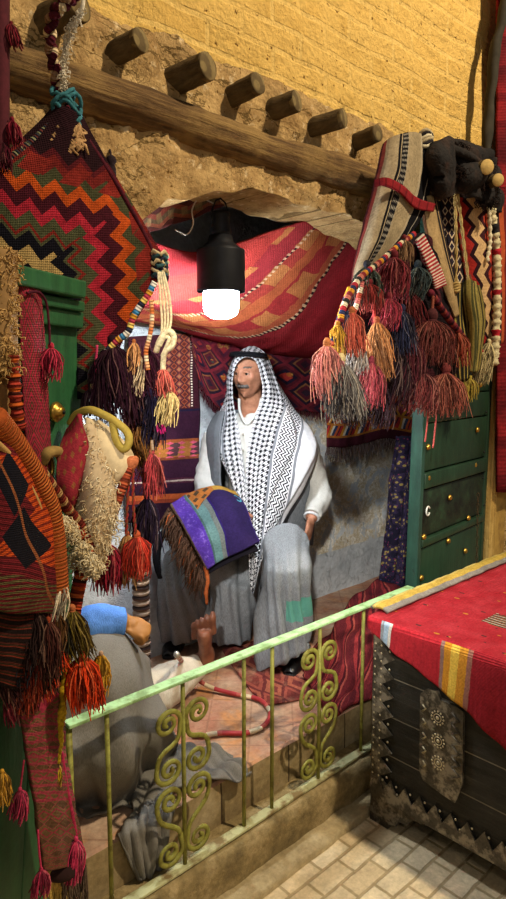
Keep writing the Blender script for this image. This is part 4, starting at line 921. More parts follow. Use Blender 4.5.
# the robe's end spilling over the platform edge
Yf=1.424
rows=[[pZ(128,792,.318),pZ(150,768,.325),pZ(176,750,.325),pZ(205,745,.32),pZ(232,755,.317)],
      [pZ(132,806,.325),pZ(154,784,.33),pZ(180,768,.325),pZ(212,762,.322),pZ(246,768,.317)],
      [pZ(134,822,.318),pZ(158,802,.32),pZ(184,788,.318),pZ(216,782,.318),pZ(252,776,.314)]]
ob,_=cloth('robe_end',rows,MBG,60,40,.006,p2,fold=lambda u,v:.010*math.sin(u*20+v*9)+.006*math.sin(u*37-v*14),amp=.008,sc=16)
rows=[[pZ(121,826,.322),pZ(138,812,.325),pZ(156,800,.325),pZ(172,792,.322)],
      [pY(119,836,Yf-.004),pY(138,828,Yf-.012),pY(156,818,Yf-.012),pY(172,808,Yf-.004)],
      [pY(126,856,Yf-.008),pY(140,850,Yf-.016),pY(156,842,Yf-.016),pY(168,830,Yf-.006)],
      [pY(136,878,Yf-.004),pY(145,876,Yf-.01),pY(156,870,Yf-.012),pY(166,858,Yf-.004)]]
ob,_=cloth('robe_corner',rows,MBG,50,50,.006,p2,fold=lambda u,v:.008*math.sin(u*22+v*7)+.004*math.sin(u*41),amp=.005,sc=18)
# striped ringed post behind the sleeve
m=MB(); c=pD(141,600,2.28); zt=pD(141,572,2.28).z; prof=[]; k=.302
while k<zt: prof+=[(.024,k),(.031,k+.004),(.032,k+.010),(.031,k+.014),(.024,k+.017)]; k+=.019
m.lathe([(r,h-.302) for r,h in prof],(c.x,c.y,.302),UP,18)
n=NB('ringed_cord'); x,y,z=n.ob(); MRG=n.done(vary(n,((z*52.63*.5).frac()).pick([(0,'#b89c84'),(.5,'#70503f'),(.75,'#3a2a26')]),60),.9,n.noise(80,3),.4,.003)
tag(m.build('ringed_post',MRG,base=(c.x,c.y,.302)),'short post wound with cream and brown rings behind the blue sleeve','post')
# ================================================================== HANGING TEXTILES, LEFT SIDE
_Y={}
def Yn(c):
    if c not in _Y: _Y[c]=yarn('yarn_'+c.strip('#'),c)
    return _Y[c]
def mixc(a,b,f):
    a=a.lstrip('#'); b=b.lstrip('#'); return '#'+''.join('%02x'%int(int(a[i:i+2],16)*(1-f)+int(b[i:i+2],16)*f) for i in(0,2,4))
def tassel(parent,top,L,W,c,c2=None,n=46,r=.0015,head=.17,name='tassel',lean=None,ac=None):
    top=V3(top); hr=W*head; m=MB(); lean=lean or (R.uniform(-.22,.22),R.uniform(-.15,.15)); acc=[Yn(c),Yn(mixc(c,'#1a1210',.45)),Yn(ac or mixc(c,'#d8b890',.25))]
    n=int(n*1.6)
    for k in range(n):
        a=R.uniform(0,6.283); q=math.sqrt(R.random()); ca,sa=math.cos(a)*q,math.sin(a)*q; l=L*R.uniform(.62,1.08); w1_,w2_=R.uniform(-.12,.12)*W,R.uniform(-.12,.12)*W
        p0=top-UP*hr*1.2+V3((ca*hr*.6,sa*hr*.6,0)); pts=[]
        for t in(0,.12,.3,.6,1):
            f=min(1,(t*2.6))**.75*(1-.12*max(0,t-.5)); pts.append(p0+V3((ca*W*.5*f+w1_*t*t+lean[0]*t*t*L,sa*W*.5*f+w2_*t*t+lean[1]*t*t*L,-l*t)))
        wg=L*.075; pts=[p+V3((R.uniform(-wg,wg),R.uniform(-wg,wg),0))*(i/4) for i,p in enumerate(pts)]; m.tube(cr(pts,7),[r]*6+[r*.6],4,cap=False,mi=R.choice((0,0,0,1,1,2)))
    o=m.build(name,acc,parent)
    m=MB(); m.ball(top-UP*hr*.5,(hr*.85,hr*.85,hr),12,8); m.tube([top-UP*hr*1.25+V3((hr*.66*math.cos(k*.524),hr*.66*math.sin(k*.524),0)) for k in range(12)],hr*.18,6,closed=True); m.noise(hr*.12,60)
    m.build('tassel_head',Yn(c2 or c),o)
    return o
def PL(x,y,o):                                              # a point o metres in front of the left leaf (or level with its edge)
    xx=min(x,78); D=(on_left(xx,y,0)).dot(FH)
    return pD(x,y,D-o)
def TP(parent,x,y0,y1,w,D,c,c2=None,n=46,**k):
    p=pD(x,y0,D); q=pD(x,y1,D); return tassel(parent,p,(p-q).length,w/650*D,c,c2,n,**k)
def cord(parent,pts,r,mat,name='cord',n=40,tw=0,seg=8):
    m=MB(); q=cr([V3(p) for p in pts],n)
    if tw:                                                  # two twisted strands
        fr=frames(q)
        for s_ in(0,math.pi): m.tube([p+(a*math.cos(i*tw+s_)+b*math.sin(i*tw+s_))*r*.55 for i,(p,(a,b)) in enumerate(zip(q,fr))],r*.62,seg,mi=0 if s_==0 else (1 if isinstance(mat,list) else 0))
    else: m.tube(q,r,seg)
    return m.build(name,mat,parent)
def stripes(name,cols,f,rough=.95):
    n=NB(name); u,v=n.uv(); k=len(cols); c=((v*f).frac()).pick([(i/k,x) for i,x in enumerate(cols)]); return n.done(vary(n,c,90,.65,1.2),rough,(v*900).sin()+n.noise(150,3),.6,.003,spec=.1)
def curls(parent,pts,spread,n,L,mats,r=.0024,name='wool',down=.6):
    m=MB()
    for k in range(n):
        p=V3(pts[R.randrange(len(pts))])+V3((R.uniform(-1,1),R.uniform(-1,1),R.uniform(-1,1)))*spread; d=V3((R.uniform(-1,1),R.uniform(-1,.3),R.uniform(-1,.4)-down)).normalized(); q=[p]; ph=R.uniform(0,6.28); a=d.orthogonal().normalized(); b=d.cross(a); l=L*R.uniform(.6,1.2)
        for t in range(1,9): q.append(p+d*(l*t/8)+(a*math.cos(ph+t*1.25)+b*math.sin(ph+t*1.25))*l*.13*min(1,t/2))
        m.tube(q,[r]*7+[r*.8,r*.4],4,cap=False,mi=R.randrange(len(mats)))
    o=m.build(name,[Yn(c) for c in mats],parent); return o
# ---------------- the big zigzag kilim bag
def zig_c(n,u,v):                                           # u,v: place on the weave
    x=u*180.0; y=v*400.0
    r_=(x*-1.0+ (y*.12+ (112-.12*205))); t_=y-(x*.30+177.0)
    zr=((y*(1/25.0)).tri()-.5)*13; zt=((x*(1/25.0)).tri()-.5)*13
    useR=r_.lt(t_); d=r_.op('MINIMUM',t_); zz=useR*zr+(useR*-1.0+1.0)*zt
    e=d+zz+n.noise(40,2)*1.5
    step=(e*.5).floor()*2.0
    def rmp(stops): return ((step+60)*(1/180.0)).pick([((s+60)/180.0,c) for s,c in stops])
    col=rmp([(-60,'#2a1218'),(-36,'#5c1a20'),(-30,'#7a2420'),(-17,'#4a4a30'),(-6,'#c8521c'),(7,'#4a1622'),(20,'#bb2a3c'),(32,'#55563a'),(44,'#8a2a22'),(48,'#55563a'),(52,'#15131c'),(66,'#c9a668'),(84,'#15131c'),(100,'#8a2a22')])
    tri2=(((y+x)*(1/50.0)).tri()+((y-x)*(1/50.0)).tri()*.0).gt(.5)*d.band(-28,-9); col=n.mix(tri2,col,'#8a2a22')
    tri3=((zz*2.0+d-40).abs()).lt(6); return col
MZIG=woven('zigzag_kilim',zig_c,90,240,.95,.7,(.45,.98),30)
kb=thing('kilim_bag',pY(70,395,1.37),'large orange, red and black zigzag kilim bag hanging above the left green door','bag')
ROW=[(112,62,70),(130,44,80),(150,20,92),(180,-14,110),(215,-16,132),(240,-16,146),(262,-14,158),(285,0,150),(310,18,136),(335,36,120),(365,52,106),(398,66,96)]
rows=[[pY(x0+(x1-x0)*k/4,y,1.385-.03*math.sin(math.pi*k/4)) for k in range(5)] for y,x0,x1 in ROW]
g=surf(rows,60,90); m=MB(); uvs=[]
for j,row in enumerate(g):
    for i,p in enumerate(row):
        q=p-CAM; k=F/q.dot(CD); uvs.append(((253+q.dot(CR)*k)/180,(449.5-q.dot(CU)*k)/400)); row[i]=p+V3((0,noise.noise(p*7)*.012,0))
m.grid(g); m.uv=uvs; m.build('woven_panel',MZIG,kb,thick=.02)
cord(kb,[pY(x,y,1.36) for x,y in((62,114),(54,122),(40,136),(26,148),(10,160),(-4,170))],.010,stripes('stitched_edge',['#1d2430','#7a7a5a','#2a2a34','#5a2a24'],55),'stitched_edge')
cord(kb,[pY(x,y,1.36) for x,y in((70,114),(82,132),(96,152),(114,180),(134,215),(148,242),(157,262))],.006,Yn('#4a1a24'),'edge_cord')
MHC=stripes('maroon_cream_cord',['#4a1620','#c9b28a','#4a1620','#3a1018'],24)
hang=[pD(76,-4,1.44),pD(66,2,1.43),pD(54,14,1.44),pD(50,34,1.46),pD(53,60,1.48),pD(58,85,1.49),pD(63,106,1.49),pY(66,116,1.375)]
cord(kb,hang,.0125,[MHC,stripes('cream_maroon_cord',['#c9b28a','#4a1620','#8a6a50','#4a1620'],15)],'hanging_cord',70,.5)
cord(kb,[pD(84,-8,1.42),pD(82,8,1.42),pD(76,22,1.43),pD(67,34,1.45),pD(64,60,1.47),pD(63,84,1.48),pY(64,112,1.375)],.0045,Yn('#cfc4ae'),'white_wool_cord',60)
curls(kb,cr([pD(80,10,1.42),pD(67,34,1.45),pD(64,60,1.47),pD(63,88,1.48)],30),.004,200,.016,['#cfc4ae','#b8ac94'],.0012,'wool_fuzz')
m=MB(); c=pY(67,114,1.36)
for k in range(11): m.tube([c+V3((.026*math.cos(a*.45+k)+.008*math.sin(k*3),.016*math.sin(a*.45+k),-.05+.009*k+.011*math.sin(a+k))) for a in range(14)],.0045,6,closed=True)
m.tube(cr([c,pY(70,125,1.34),pY(58,140,1.34),pY(48,155,1.34),pY(38,165,1.34),pY(31,188,1.34)],20),.0038,6); m.build('teal_tie',Yn('#35686f'),kb)
m=MB()
for k in range(60):
    p=pY(R.uniform(54,80),R.uniform(122,140),1.35); m.tube([p,p+V3((R.uniform(-.02,.02),-.01,-.012)),p+V3((R.uniform(-.03,.03),-.012,-.03))],[.004,.004,.002],5)
m.build('wool_tuft',Yn('#a8845a'),kb)
# its right-hand corner: knot, cords and tassels
m=MB(); c=pY(159,266,1.355)
for k in range(9): m.tube([c+V3((.020*math.cos(a*.5+k)+R.uniform(-.004,.004),.018*math.sin(a*.5+k),.028-.007*k+.006*math.sin(a*2+k))) for a in range(13)],.005,6,closed=True,mi=k%3)
m.build('corner_knot',[Yn('#c9b48a'),Yn('#3a5a5e'),Yn('#2a2a3a')],kb)
MC_=Yn('#d8c9a0')
for dx in(-3,0,3,6): cord(kb,[pD(160+dx*.6,272,1.50),pD(163+dx,295,1.49),pD(165+dx,320,1.49),pD(163+dx*.6,338,1.49)],.0028,MC_,'cream_cord')
cord(kb,[pD(156,352,1.48),pD(160,340,1.47),pD(168,331,1.47),pD(174,336,1.47),pD(172,346,1.47),pD(165,352,1.47),pD(163,366,1.48),pD(164,384,1.48)],.0065,MC_,'cream_loop')
cord(kb,[pD(160,346,1.47),pD(164,338,1.465),pD(169,338,1.465),pD(167,345,1.465),pD(162,356,1.475)],.0042,MC_,'cream_loop')
cord(kb,[pD(x,y,1.46) for x,y in((155,282),(148,295),(140,306),(133,318),(128,332),(118,340),(106,352))],.0075,stripes('bright_wrapped_cord',['#d8d0c0','#3f7fa8','#c98a2c','#b03a4a','#e0c060','#2a2a3a'],16),'wrapped_edge_cord')
cord(kb,[pD(x,y,1.46) for x,y in((151,300),(152,318),(150,335),(146,352),(148,370))],.005,stripes('peach_cord',['#d89a6a','#c9703a','#e0c8a0'],22),'wrapped_cord')
cord(kb,[pD(x,y,1.45) for x,y in((97,345),(96,365),(99,385),(97,400),(93,408))],.003,Yn('#c03a5c'),'pink_cord')
cord(kb,[pD(x,y,1.48) for x,y in((152,440),(153,450))],.003,Yn('#c0a080'),'cord')
for a in((113,338,412,40,1.47,'#2c121e','#241018',150),(103,352,398,26,1.49,'#1c1a2a',None,60),(148,345,392,20,1.49,'#3f1626','#5a2030',60),(150,390,442,24,1.50,'#1e1a30','#2a2038',80),(163,366,394,15,1.48,'#c0564a','#d07a60',36),(169,388,421,17,1.475,'#cdb374','#d8c9a0',50),
         (134,340,378,14,1.47,'#d0925a','#b86a3a',36),(139,352,392,10,1.47,'#c9b08a','#d8c090',24),(141,418,470,22,1.50,'#8f5e2c','#6a4024',70),(152,450,492,20,1.49,'#a63c3e','#b04a48',60),(147,494,548,25,1.52,'#271c30','#3a2640',80),(159,420,432,10,1.49,'#d02a7a',None,24),(132,400,440,16,1.51,'#6a3030','#3a4a5a',40),(92,385,412,18,1.46,'#3a2430','#c9a070',40)): TP(kb,*a)
# ---------------- narrow things at the far left edge
hs=thing('hanging_strap',pD(2,150,1.36),'narrow maroon strap with dark red tassels hanging at the top left edge of the wall','strap')
g=surf([[pD(-7,y,1.36),pD(0,y,1.34),pD(6,y+2,1.36)] for y in(-20,20,60,110,150)],8,40); m=MB(); m.grid(g); m.build('band',plain('maroon_band','#4a1820',.95,60,.6,1.3),hs,thick=.008)
for a in((11,22,44,12,1.35,'#6a1c26'),(12,118,143,15,1.35,'#6e1a28'),(3,140,170,12,1.34,'#4a1420')): TP(hs,*a)
dt=thing('dark_tassel',pY(112,198,1.44),'small dark tightly bound tassel hanging on the plaster right of the kilim bag','tassel')
m=MB(); m.lathe([(.004,.10),(.011,.095),(.012,.085),(.008,.078),(.011,.07),(.012,.05),(.014,.03),(.016,.01),(.014,0)],pY(112,198,1.44),UP,12); m.noise(.002,80); m.build('bound_head',Yn('#2a2024'),dt)
m=MB(); m.tube([pY(111,156,1.45),pY(110,150,1.49)],.003,6); m.build('cord',Yn('#2a2024'),dt)
# ---------------- straps on the left door
def strap_c(n,u,v):
    k=((u*1.5).tri()*.9+(v*4).tri()); z=(k*2.2+n.noise(12,2)*.4).frac(); c=z.pick([(0,'#a82a42'),(.40,'#4f4028'),(.62,'#a83048'),(.85,'#4a3826')]); return c
MSTR=woven('crimson_olive_band',strap_c,26,150,.95,.6,(.65,1.2),30)
def strap2_c(n,u,v):
    k=((u*3).tri()*.6+(v*13).tri()); c=k.pick([(0,'#7a5c3c'),(.45,'#a8364a'),(.62,'#7a5c3c'),(.95,'#b8405a'),(1.2,'#6a4c34')]); big=((v*3.0).tri()+(u-.5).abs()*1.2).lt(.55)*v.lt(.36)
    c=n.mix(big,c,'#b83a52'); rows_=(v*34).frac().lt(.4)*v.band(.24,.6); return n.mix(rows_*.7,c,'#b03a50')
MSTR2=woven('crimson_brown_band',strap2_c,30,180,.95,.6,(.5,.95),30)
st=thing('woven_strap',PL(32,435,.05),'crimson woven band hanging down the front of the left green door','strap')
rows=[[PL(x0,y,.035),PL((x0+x1)/2,y,.052),PL(x1,y,.035)] for y,x0,x1 in((270,14,36),(300,17,39),(350,20,43),(400,22,46),(440,25,48),(470,28,50))]
ob,g=cloth('band',rows,MSTR,16,50,.006,st)
cord(st,[PL(27,293,.07),PL(38,292,.075),PL(46,302,.075),PL(49,325,.075),PL(50,345,.08)],.0025,Yn('#4a1a28'),'cord')
p=PL(51,344,.08); tassel(st,p,.062,.042,'#b03248','#a82a3c',50)
wf=thing('wool_fleece',PL(8,350,.08),'curly tan fleece hanging at the left edge beside the crimson band','fleece')
ob,g=cloth('hide',[[PL(x,y,o) for x,o in((-12,.05),(-4,.08),(4,.09),(11,.06))] for y in(250,280,310,345,365)],plain('tan_hide','#8a6a40',.95,50),16,30,.012,wf)
o=curls(wf,[p for row in g for p in row],.007,1500,.026,['#a8844f','#94713f','#b8955f'],.0013); o['kind']='stuff'
m=MB(); q=cr([PL(12,355,.11),PL(14,380,.11),PL(16,405,.11),PL(20,430,.11)],30); m.tube(q,[.011+.002*math.sin(i*1.7) for i in range(30)],10); m.build('wrapped_roll',stripes('rust_wrapped',['#7a2a1c','#c05a24','#4a2018','#a83a2c'],40),wf)
rows=[[PL(x,y,.06) for x in(-12,0,12)] for y in(350,390,430,470)]
tag(cloth('tan_sack',rows,plain('tan_sacking','#8a683c',.95,60,.7,1.2),16,30,.008,base=rows[3][1],amp=.004)[0],'coarse tan sackcloth piece hanging at the left edge under the curly fleece','cloth')
# ---------------- sheepskin bag in the middle
sb=thing('sheepskin_bag',PL(95,560,.12),'cream sheepskin saddlebag with a red side panel hanging at the left door edge','bag')
rows=[[PL(x,y,o) for x,y,o in r] for r in([(70,432,.06),(76,424,.10),(82,414,.12)],[(62,452,.08),(74,446,.13),(84,432,.13)],[(58,474,.09),(72,470,.14),(85,452,.13)],[(60,498,.09),(70,494,.13),(78,484,.12)],[(66,508,.08),(70,506,.10),(74,502,.09)])]
def redp(n,u,v): return n.mix(((u*5).tri()+(v*7).tri()).lt(.55)*.6,n.mix(n.noise(20,3),'#8a2230','#b03a44'),'#8f6a34')
cloth('red_panel',rows,woven('red_panel_weave',redp,70,70),20,30,.01,sb)
rows=[[PL(x,y,o) for x,y,o in r] for r in([(84,418,.10),(92,424,.09),(96,424,.06)],[(88,432,.10),(104,440,.10),(112,436,.06)],[(92,456,.10),(112,458,.10),(128,452,.06)],[(100,478,.09),(116,472,.09),(131,463,.06)],[(104,486,.08),(112,482,.08),(124,474,.06)])]
cloth('felt_flap',rows,plain('cream_felt','#c9b48c',.95,60,.8,1.1),24,30,.012,sb)
rows=[[PL(x,y,o) for x,y,o in r] for r in([(82,430,.10),(88,426,.11),(94,430,.09)],[(80,465,.11),(92,460,.13),(104,462,.10)],[(80,500,.11),(94,500,.14),(112,492,.10)],[(76,530,.12),(92,535,.14),(110,522,.10)],[(70,560,.12),(86,568,.13),(100,556,.10)])]
ob,g=cloth('hide',rows,plain('cream_hide','#b8a280',.95,50),20,30,.012,sb)
o=curls(sb,[p for row in g for p in row],.009,2200,.026,['#d0bd96','#c9b088','#b89c70','#d8caa8'],.0013); o['kind']='stuff'
cord(sb,[PL(131,462,.07),PL(126,476,.08),PL(118,500,.09),PL(110,525,.09),PL(106,540,.09)],.010,stripes('rust_wrapped_b',['#8a3a24','#5a2418','#a85030'],60),'rolled_edge')
m=MB(); c=PL(131,462,.075); m.ball(c,(.017,.014,.013),14,10); m.noise(.005,60); m.build('corner_knot',Yn('#a8603c'),sb)
for pts in(((131,466),(128,490),(127,515),(126,536)),((133,466),(133,490),(134,515),(136,534))): cord(sb,[PL(x,y,.075) for x,y in pts],.0032,[Yn('#8a2a24'),Yn('#6a3a24')],'cord',40,.9,6)
DS=PL(131,500,.075).dot(FH)
for a in((127,532,580,17,DS+.02,'#a87a48','#b0583c',60),(137,532,572,25,DS,'#c23a2a','#b05030',110),(108,540,585,25,DS-.01,'#8a2030','#7a2030',100)): TP(sb,*a)
for a in((101,600,612,10,DS,'#b03040'),): pass
ro=thing('rope_loop',PL(80,415,.09),'yellow-olive rope loop coming off the left green door edge below the brass boss','rope')
cord(ro,[PL(70,424,.02),PL(77,414,.06),PL(90,410,.09),PL(104,415,.10),PL(116,422,.10),PL(127,432,.10),PL(129,442,.10),PL(124,449,.10),PL(117,442,.10),PL(114,430,.10),PL(112,418,.095)],.0085,plain('olive_rope','#a08a3a',.8,60,.75,1.2,.4),'rope',70)
rg=thing('brass_ring',PL(50,470,.06),'brass ring with a thick knotted rope on the left door above the orange bag','ring')
m=MB(); c=PL(49,467,.05); m.tube([c+eu*(.012*math.cos(a*.39))+UP*(.022*math.sin(a*.39)) for a in range(16)],.0045,8,closed=True); m.build('ring',MBR,rg)
cord(rg,[PL(42,462,.05),PL(48,453,.075),PL(58,452,.08),(PL(63,462,.085)),PL(66,474,.085),PL(62,486,.08),PL(56,490,.07)],.0115,plain('old_rope','#8f7440',.9,50,.7,1.25,.5),'rope',40)
# ---------------- the bag with the orange roll
ob_=thing('orange_roll_bag',PL(30,640,.2),'dark red saddlebag with black and orange triangles and a thick orange wrapped roll edge','bag')
def tri_c(n,u,v):
    c=n.mix((v*36).frac().lt(.35),'#6a1c22','#4a1418'); rib=n.mix((v*34+u*8).frac().lt(.4),'#c04a1c','#7a2818')
    a=((u*1.0-v*1.4+.15)); b=(v-.47).abs(); low=(u*.9+(v-.47).abs()*2.6)
    c=n.mix(low.gt(.62)*v.band(.22,.72),c,rib); tri=((u-.35).abs()*.55+(v-.36).abs()).lt(.16); tri2=((u-.5).abs()*.45+(v-.62).abs()).lt(.15)
    c=n.mix(tri,c,'#15141c'); c=n.mix(tri2,c,'#15141c'); g=v.gt(.80)*(v*40+u*3).frac().lt(.5); c=n.mix(g,c,'#5a5030'); ln=((u*.9-v*.9+.05).abs()).lt(.018); return n.mix(ln,c,'#8a5030')
rows=[[PL(x,y,o) for x,y,o in r] for r in([(-16,424,.14),(-4,428,.15),(4,432,.14)],[(-16,455,.16),(4,455,.18),(24,466,.15)],[(-16,490,.17),(10,492,.19),(40,502,.16)],[(-16,530,.18),(14,535,.20),(50,545,.16)],[(-16,570,.18),(14,575,.20),(54,585,.16)],[(-14,605,.17),(14,610,.18),(52,612,.15)])]
cloth('front_panel',rows,woven('triangle_weave',tri_c,60,110,.95,.6),30,50,.02,ob_,amp=.004)
cord(ob_,[PL(x,y,.19) for x,y in((-6,418),(8,436),(24,460),(38,484),(49,510),(54,540),(56,570),(58,598))],.021,stripes('orange_wrapped_roll',['#9a4a20','#b8602c','#7a3818','#c07034','#8f4420'],70),'wrapped_roll',70,seg=14)
cord(ob_,[PL(x,y,.205) for x,y in((-4,442),(10,456),(24,478),(36,500),(42,520))],.0055,plain('tan_piping','#b08a50',.9,40),'piping',40)
cord(ob_,[PL(x,y,.15) for x,y in((40,470),(56,492),(70,512),(84,530),(90,548))],.011,stripes('red_tan_cord',['#7a2a20','#b08a5a','#5a2018'],34),'edge_cord',50)
cord(ob_,[PL(x,y,.15) for x,y in((58,528),(72,528),(84,540),(87,556),(82,572),(76,600),(72,628))],.014,stripes('rust_bundle',['#a8421c','#6a2414','#c05a2c','#3a1a14','#8a2a20'],26),'wrapped_roll',50)
o=curls(ob_,[PL(x,y,.18) for x,y in((58,520),(64,522),(70,530),(80,545),(88,558),(92,566))],.010,900,.022,['#d8caa8','#cdb88c'],.0013); o['kind']='stuff'
rows=[[PL(x,y,o) for x,y,o in r] for r in([(-14,600,.15),(20,605,.17),(60,598,.15)],[(-14,640,.14),(20,645,.16),(64,640,.13)],[(-12,680,.10),(20,690,.12),(50,685,.10)])]
cloth('underside',rows,woven('dark_striped_weave',lambda n,u,v:((v*9+n.noise(9,2)*.6).frac()).pick([(0,'#1c1210'),(.5,'#4a2018'),(.7,'#2a2418'),(.85,'#6a2a1c')]),60,60),20,24,.012,ob_,amp=.008)
D1=PL(60,600,.20).dot(FH)
for a in((60,578,614,20,D1,'#d8cdb0','#b8503a',70),(72,606,660,26,D1+.03,'#6a5a24','#a8603a',80),(62,610,650,18,D1+.02,'#2a2a20',None,50),(82,652,704,30,D1+.05,'#d8431e','#c04a28',150),(101,652,692,17,D1+.10,'#c08c22','#c9a080',60),(52,640,668,22,D1,'#c8401c','#8a2a1c',60),
          (5,585,642,20,D1-.08,'#7a1a22',None,70),(16,600,655,18,D1-.05,'#1c2030',None,60),(30,610,668,22,D1-.04,'#23262c','#3a2a24',70),(38,640,692,20,D1-.02,'#b0361c','#5a2a20',60),(20,655,700,20,D1-.04,'#6a2a24','#a8604c',60),(10,690,722,14,D1-.04,'#8a2a3c',None,40),(44,600,640,20,D1-.02,'#5a1a1c',None,60),
          (12,612,668,22,D1-.06,'#3a1c18',None,70),(25,630,690,22,D1-.06,'#7a2a1c','#a83a20',70),(34,606,655,20,D1-.06,'#2a1a18',None,70),(48,618,668,20,D1-.05,'#40201a','#8a3a20',70),(2,640,700,18,D1-.07,'#3a1a1a',None,60),(30,660,705,20,D1-.05,'#8a3420','#c05030',60),(57,610,662,18,D1-.01,'#4a3018',None,60),(14,668,712,18,D1-.05,'#4a1c20',None,50),(46,655,690,18,D1-.03,'#3a2018','#c0682c',50)): TP(ob_,*a)
yr=thing('yellow_rope',PL(62,745,.09),'mustard yellow braided rope hanging beside the crimson strap at the railing\'s left end','rope')
m=MB(); q=cr([PL(66,650,.11),PL(65,680,.10),PL(62,708,.10),PL(59,735,.09),PL(57,762,.09)],60); fr=frames(q)
for s_ in range(3): m.tube([p+(a*math.cos(i*.42+s_*2.094)+b*math.sin(i*.42*2+s_*2.094)*.5)*.0065 for i,(p,(a,b)) in enumerate(zip(q,fr))],.0062,7)
m.build('braid',Yn('#a8881c'),yr)
TP(yr,56,762,790,14,PL(57,762,.09).dot(FH),'#a8881c',None,36)
# ---------------- the long strap on the lower door
ls=thing('woven_strap',PL(62,885,.07),'long crimson and brown woven strap hanging down to the left of the railing','strap')
LE=[(672,15),(700,17),(750,24),(800,32),(845,38),(868,42)]; RE=[(670,56),(700,57),(750,62),(800,70),(845,78),(866,80)]
rows=[[PL(a[1],a[0],.07),PL((a[1]*2+b[1])/3,(a[0]*2+b[0])/3,.085),PL((a[1]+b[1]*2)/3,(a[0]+b[0]*2)/3,.085),PL(b[1],b[0],.07)] for a,b in zip(LE,RE)]
ob,g=cloth('band',rows,MSTR2,24,70,.010,ls,amp=.003,sc=20)
m=MB(); c=PL(60,872,.07); m.ball(c,(.036,.022,.018),16,10,Matrix.Rotation(A-math.pi/2,3,'Z')); m.build('dark_pocket',plain('dark_lining','#2a1512',.95,40),ls)
cord(ls,[PL(24,760,.09),PL(22,775,.09),PL(20,790,.09)],.002,Yn('#8a2a3c'),'cord'); D2=PL(20,790,.09).dot(FH)
TP(ls,20,788,815,15,D2,'#a8304c',None,44); TP(ls,41,868,895,16,PL(41,868,.08).dot(FH),'#a8304c',None,44); TP(ls,76,838,872,17,PL(70,838,.09).dot(FH),'#b83454',None,60)
cord(ls,[PL(38,830,.085),PL(39,850,.085),PL(41,868,.085)],.0022,Yn('#b83454'),'cord'); cord(ls,[PL(61,752,.09),PL(66,785,.09),PL(72,815,.09),PL(76,838,.09)],.005,Yn('#a82c4c'),'edge_cord')
q_=[PL(x,885,.04) for x in(50,56,62,68,74,80)]
fringe('fringe',[PL(x,866,.06) for x in(62,70,78,86)],Yn('#5a4a3c'),.10,70,.002,ls)
fringe('fringe',[PL(x,868,.05) for x in(46,54,62,70)],Yn('#b09048'),.09,60,.002,ls)
ot=thing('ochre_tassel',PL(2,785,.06),'ochre yarn tassel hanging on the lower left door at the photo\'s left edge','tassel'); TP(ot,2,770,806,16,PL(2,785,.07).dot(FH),'#b8862c',None,60,name='yarn_skirt')
# ================================================================== HANGING TEXTILES, RIGHT SIDE
def PR(x,y,o): return pY(x,y,1.385-o)
sg=thing('striped_saddlebag',PR(400,280,.05),'cream, black and maroon striped saddlebag with a cluster of bright tassels over the right door','bag')
def sad_c(n,u,v):
    c=(u+n.noise(14,2)*.03).pick([(0,'#4a1c20'),(.07,'#8a3a34'),(.15,'#a89478'),(.22,'#c2ae8c'),(.40,'#1c1a1e'),(.44,'#c2ae8c'),(.455,'#1c1a1e'),(.56,'#c2ae8c'),(.575,'#b8a480'),(.80,'#c9b898'),(.83,'#17161a'),(.93,'#b8b0a0'),(.945,'#17161a')])
    mot=((u*40).tri()+(v*30).tri()).lt(.72)*u.band(.455,.56); c=n.mix(mot,c,'#b8b0a0')
    ln=((v-.40).abs().lt(.008))*u.band(.15,.83); c=n.mix(ln,c,'#5a1c20'); return c
MSAD=woven('striped_saddle_weave',sad_c,60,170,.95,.7,(.5,.98),22)
rows=[[PR(x,y,o) for x,y,o in r] for r in([(383,146,.02),(396,138,.05),(412,134,.06),(427,138,.04)],[(380,162,.02),(394,160,.07),(411,160,.08),(430,166,.05)],[(376,184,.02),(388,188,.07),(404,196,.08),(424,206,.06)],[(365,226,.02),(376,231,.07),(391,234,.08),(410,231,.07)],[(356,262,.02),(364,262,.05),(375,258,.06),(390,250,.06)],[(352,282,.02),(355,282,.03),(358,281,.04),(362,277,.04)])]
ob,g=cloth('flap',rows,MSAD,50,60,.012,sg,amp=.003,sc=18)
def tan_c(n,u,v): return (u+n.noise(14,2)*.03).pick([(0,'#6a4a34'),(.1,'#b09468'),(.62,'#a58a60'),(.74,'#1c1a1e'),(.86,'#b09468'),(.9,'#2a2224')])
rows=[[PR(x,y,o) for x,y,o in r] for r in([(420,200,.05),(427,196,.06),(434,200,.04)],[(424,228,.05),(432,226,.06),(440,226,.04)],[(432,262,.06),(440,260,.07),(447,258,.04)],[(443,292,.06),(449,290,.07),(454,286,.04)],[(452,318,.06),(456,315,.06),(459,311,.04)])]
cloth('side_flap',rows,woven('tan_side_weave',tan_c,40,130,.95,.6,(.7,1.15),30),20,50,.012,sg)
rows=[[PR(x,y,.08+o) for x,y,o in r] for r in([(374,180,-.01),(386,178,.02),(402,186,.025),(416,198,.02),(434,204,.0)],[(375,187,-.01),(386,186,.02),(400,194,.025),(414,208,.02),(432,212,.0)])]
cloth('red_binding',rows,woven('red_binding_weave',lambda n,u,v:n.mix((u*9).frac().lt(.2),'#8a2228','#6a181e'),80,8),40,6,.006,sg)
m=MB(); c=PR(425,140,.06)
for k in range(6): m.tube([c+V3((.026*math.cos(a*.5+k*1.3),.022*math.sin(a*.5+k*1.3),.018-.008*k+.008*math.sin(a+k*2))) for a in range(13)],.007,6,closed=True,mi=k%3)
m.build('top_knot',[Yn('#a89878'),Yn('#2a2628'),Yn('#c9bc9c')],sg)
def lad_c(n,u,v): return n.mix((v*17).frac().lt(.42),'#a82c34','#d8c9b8')
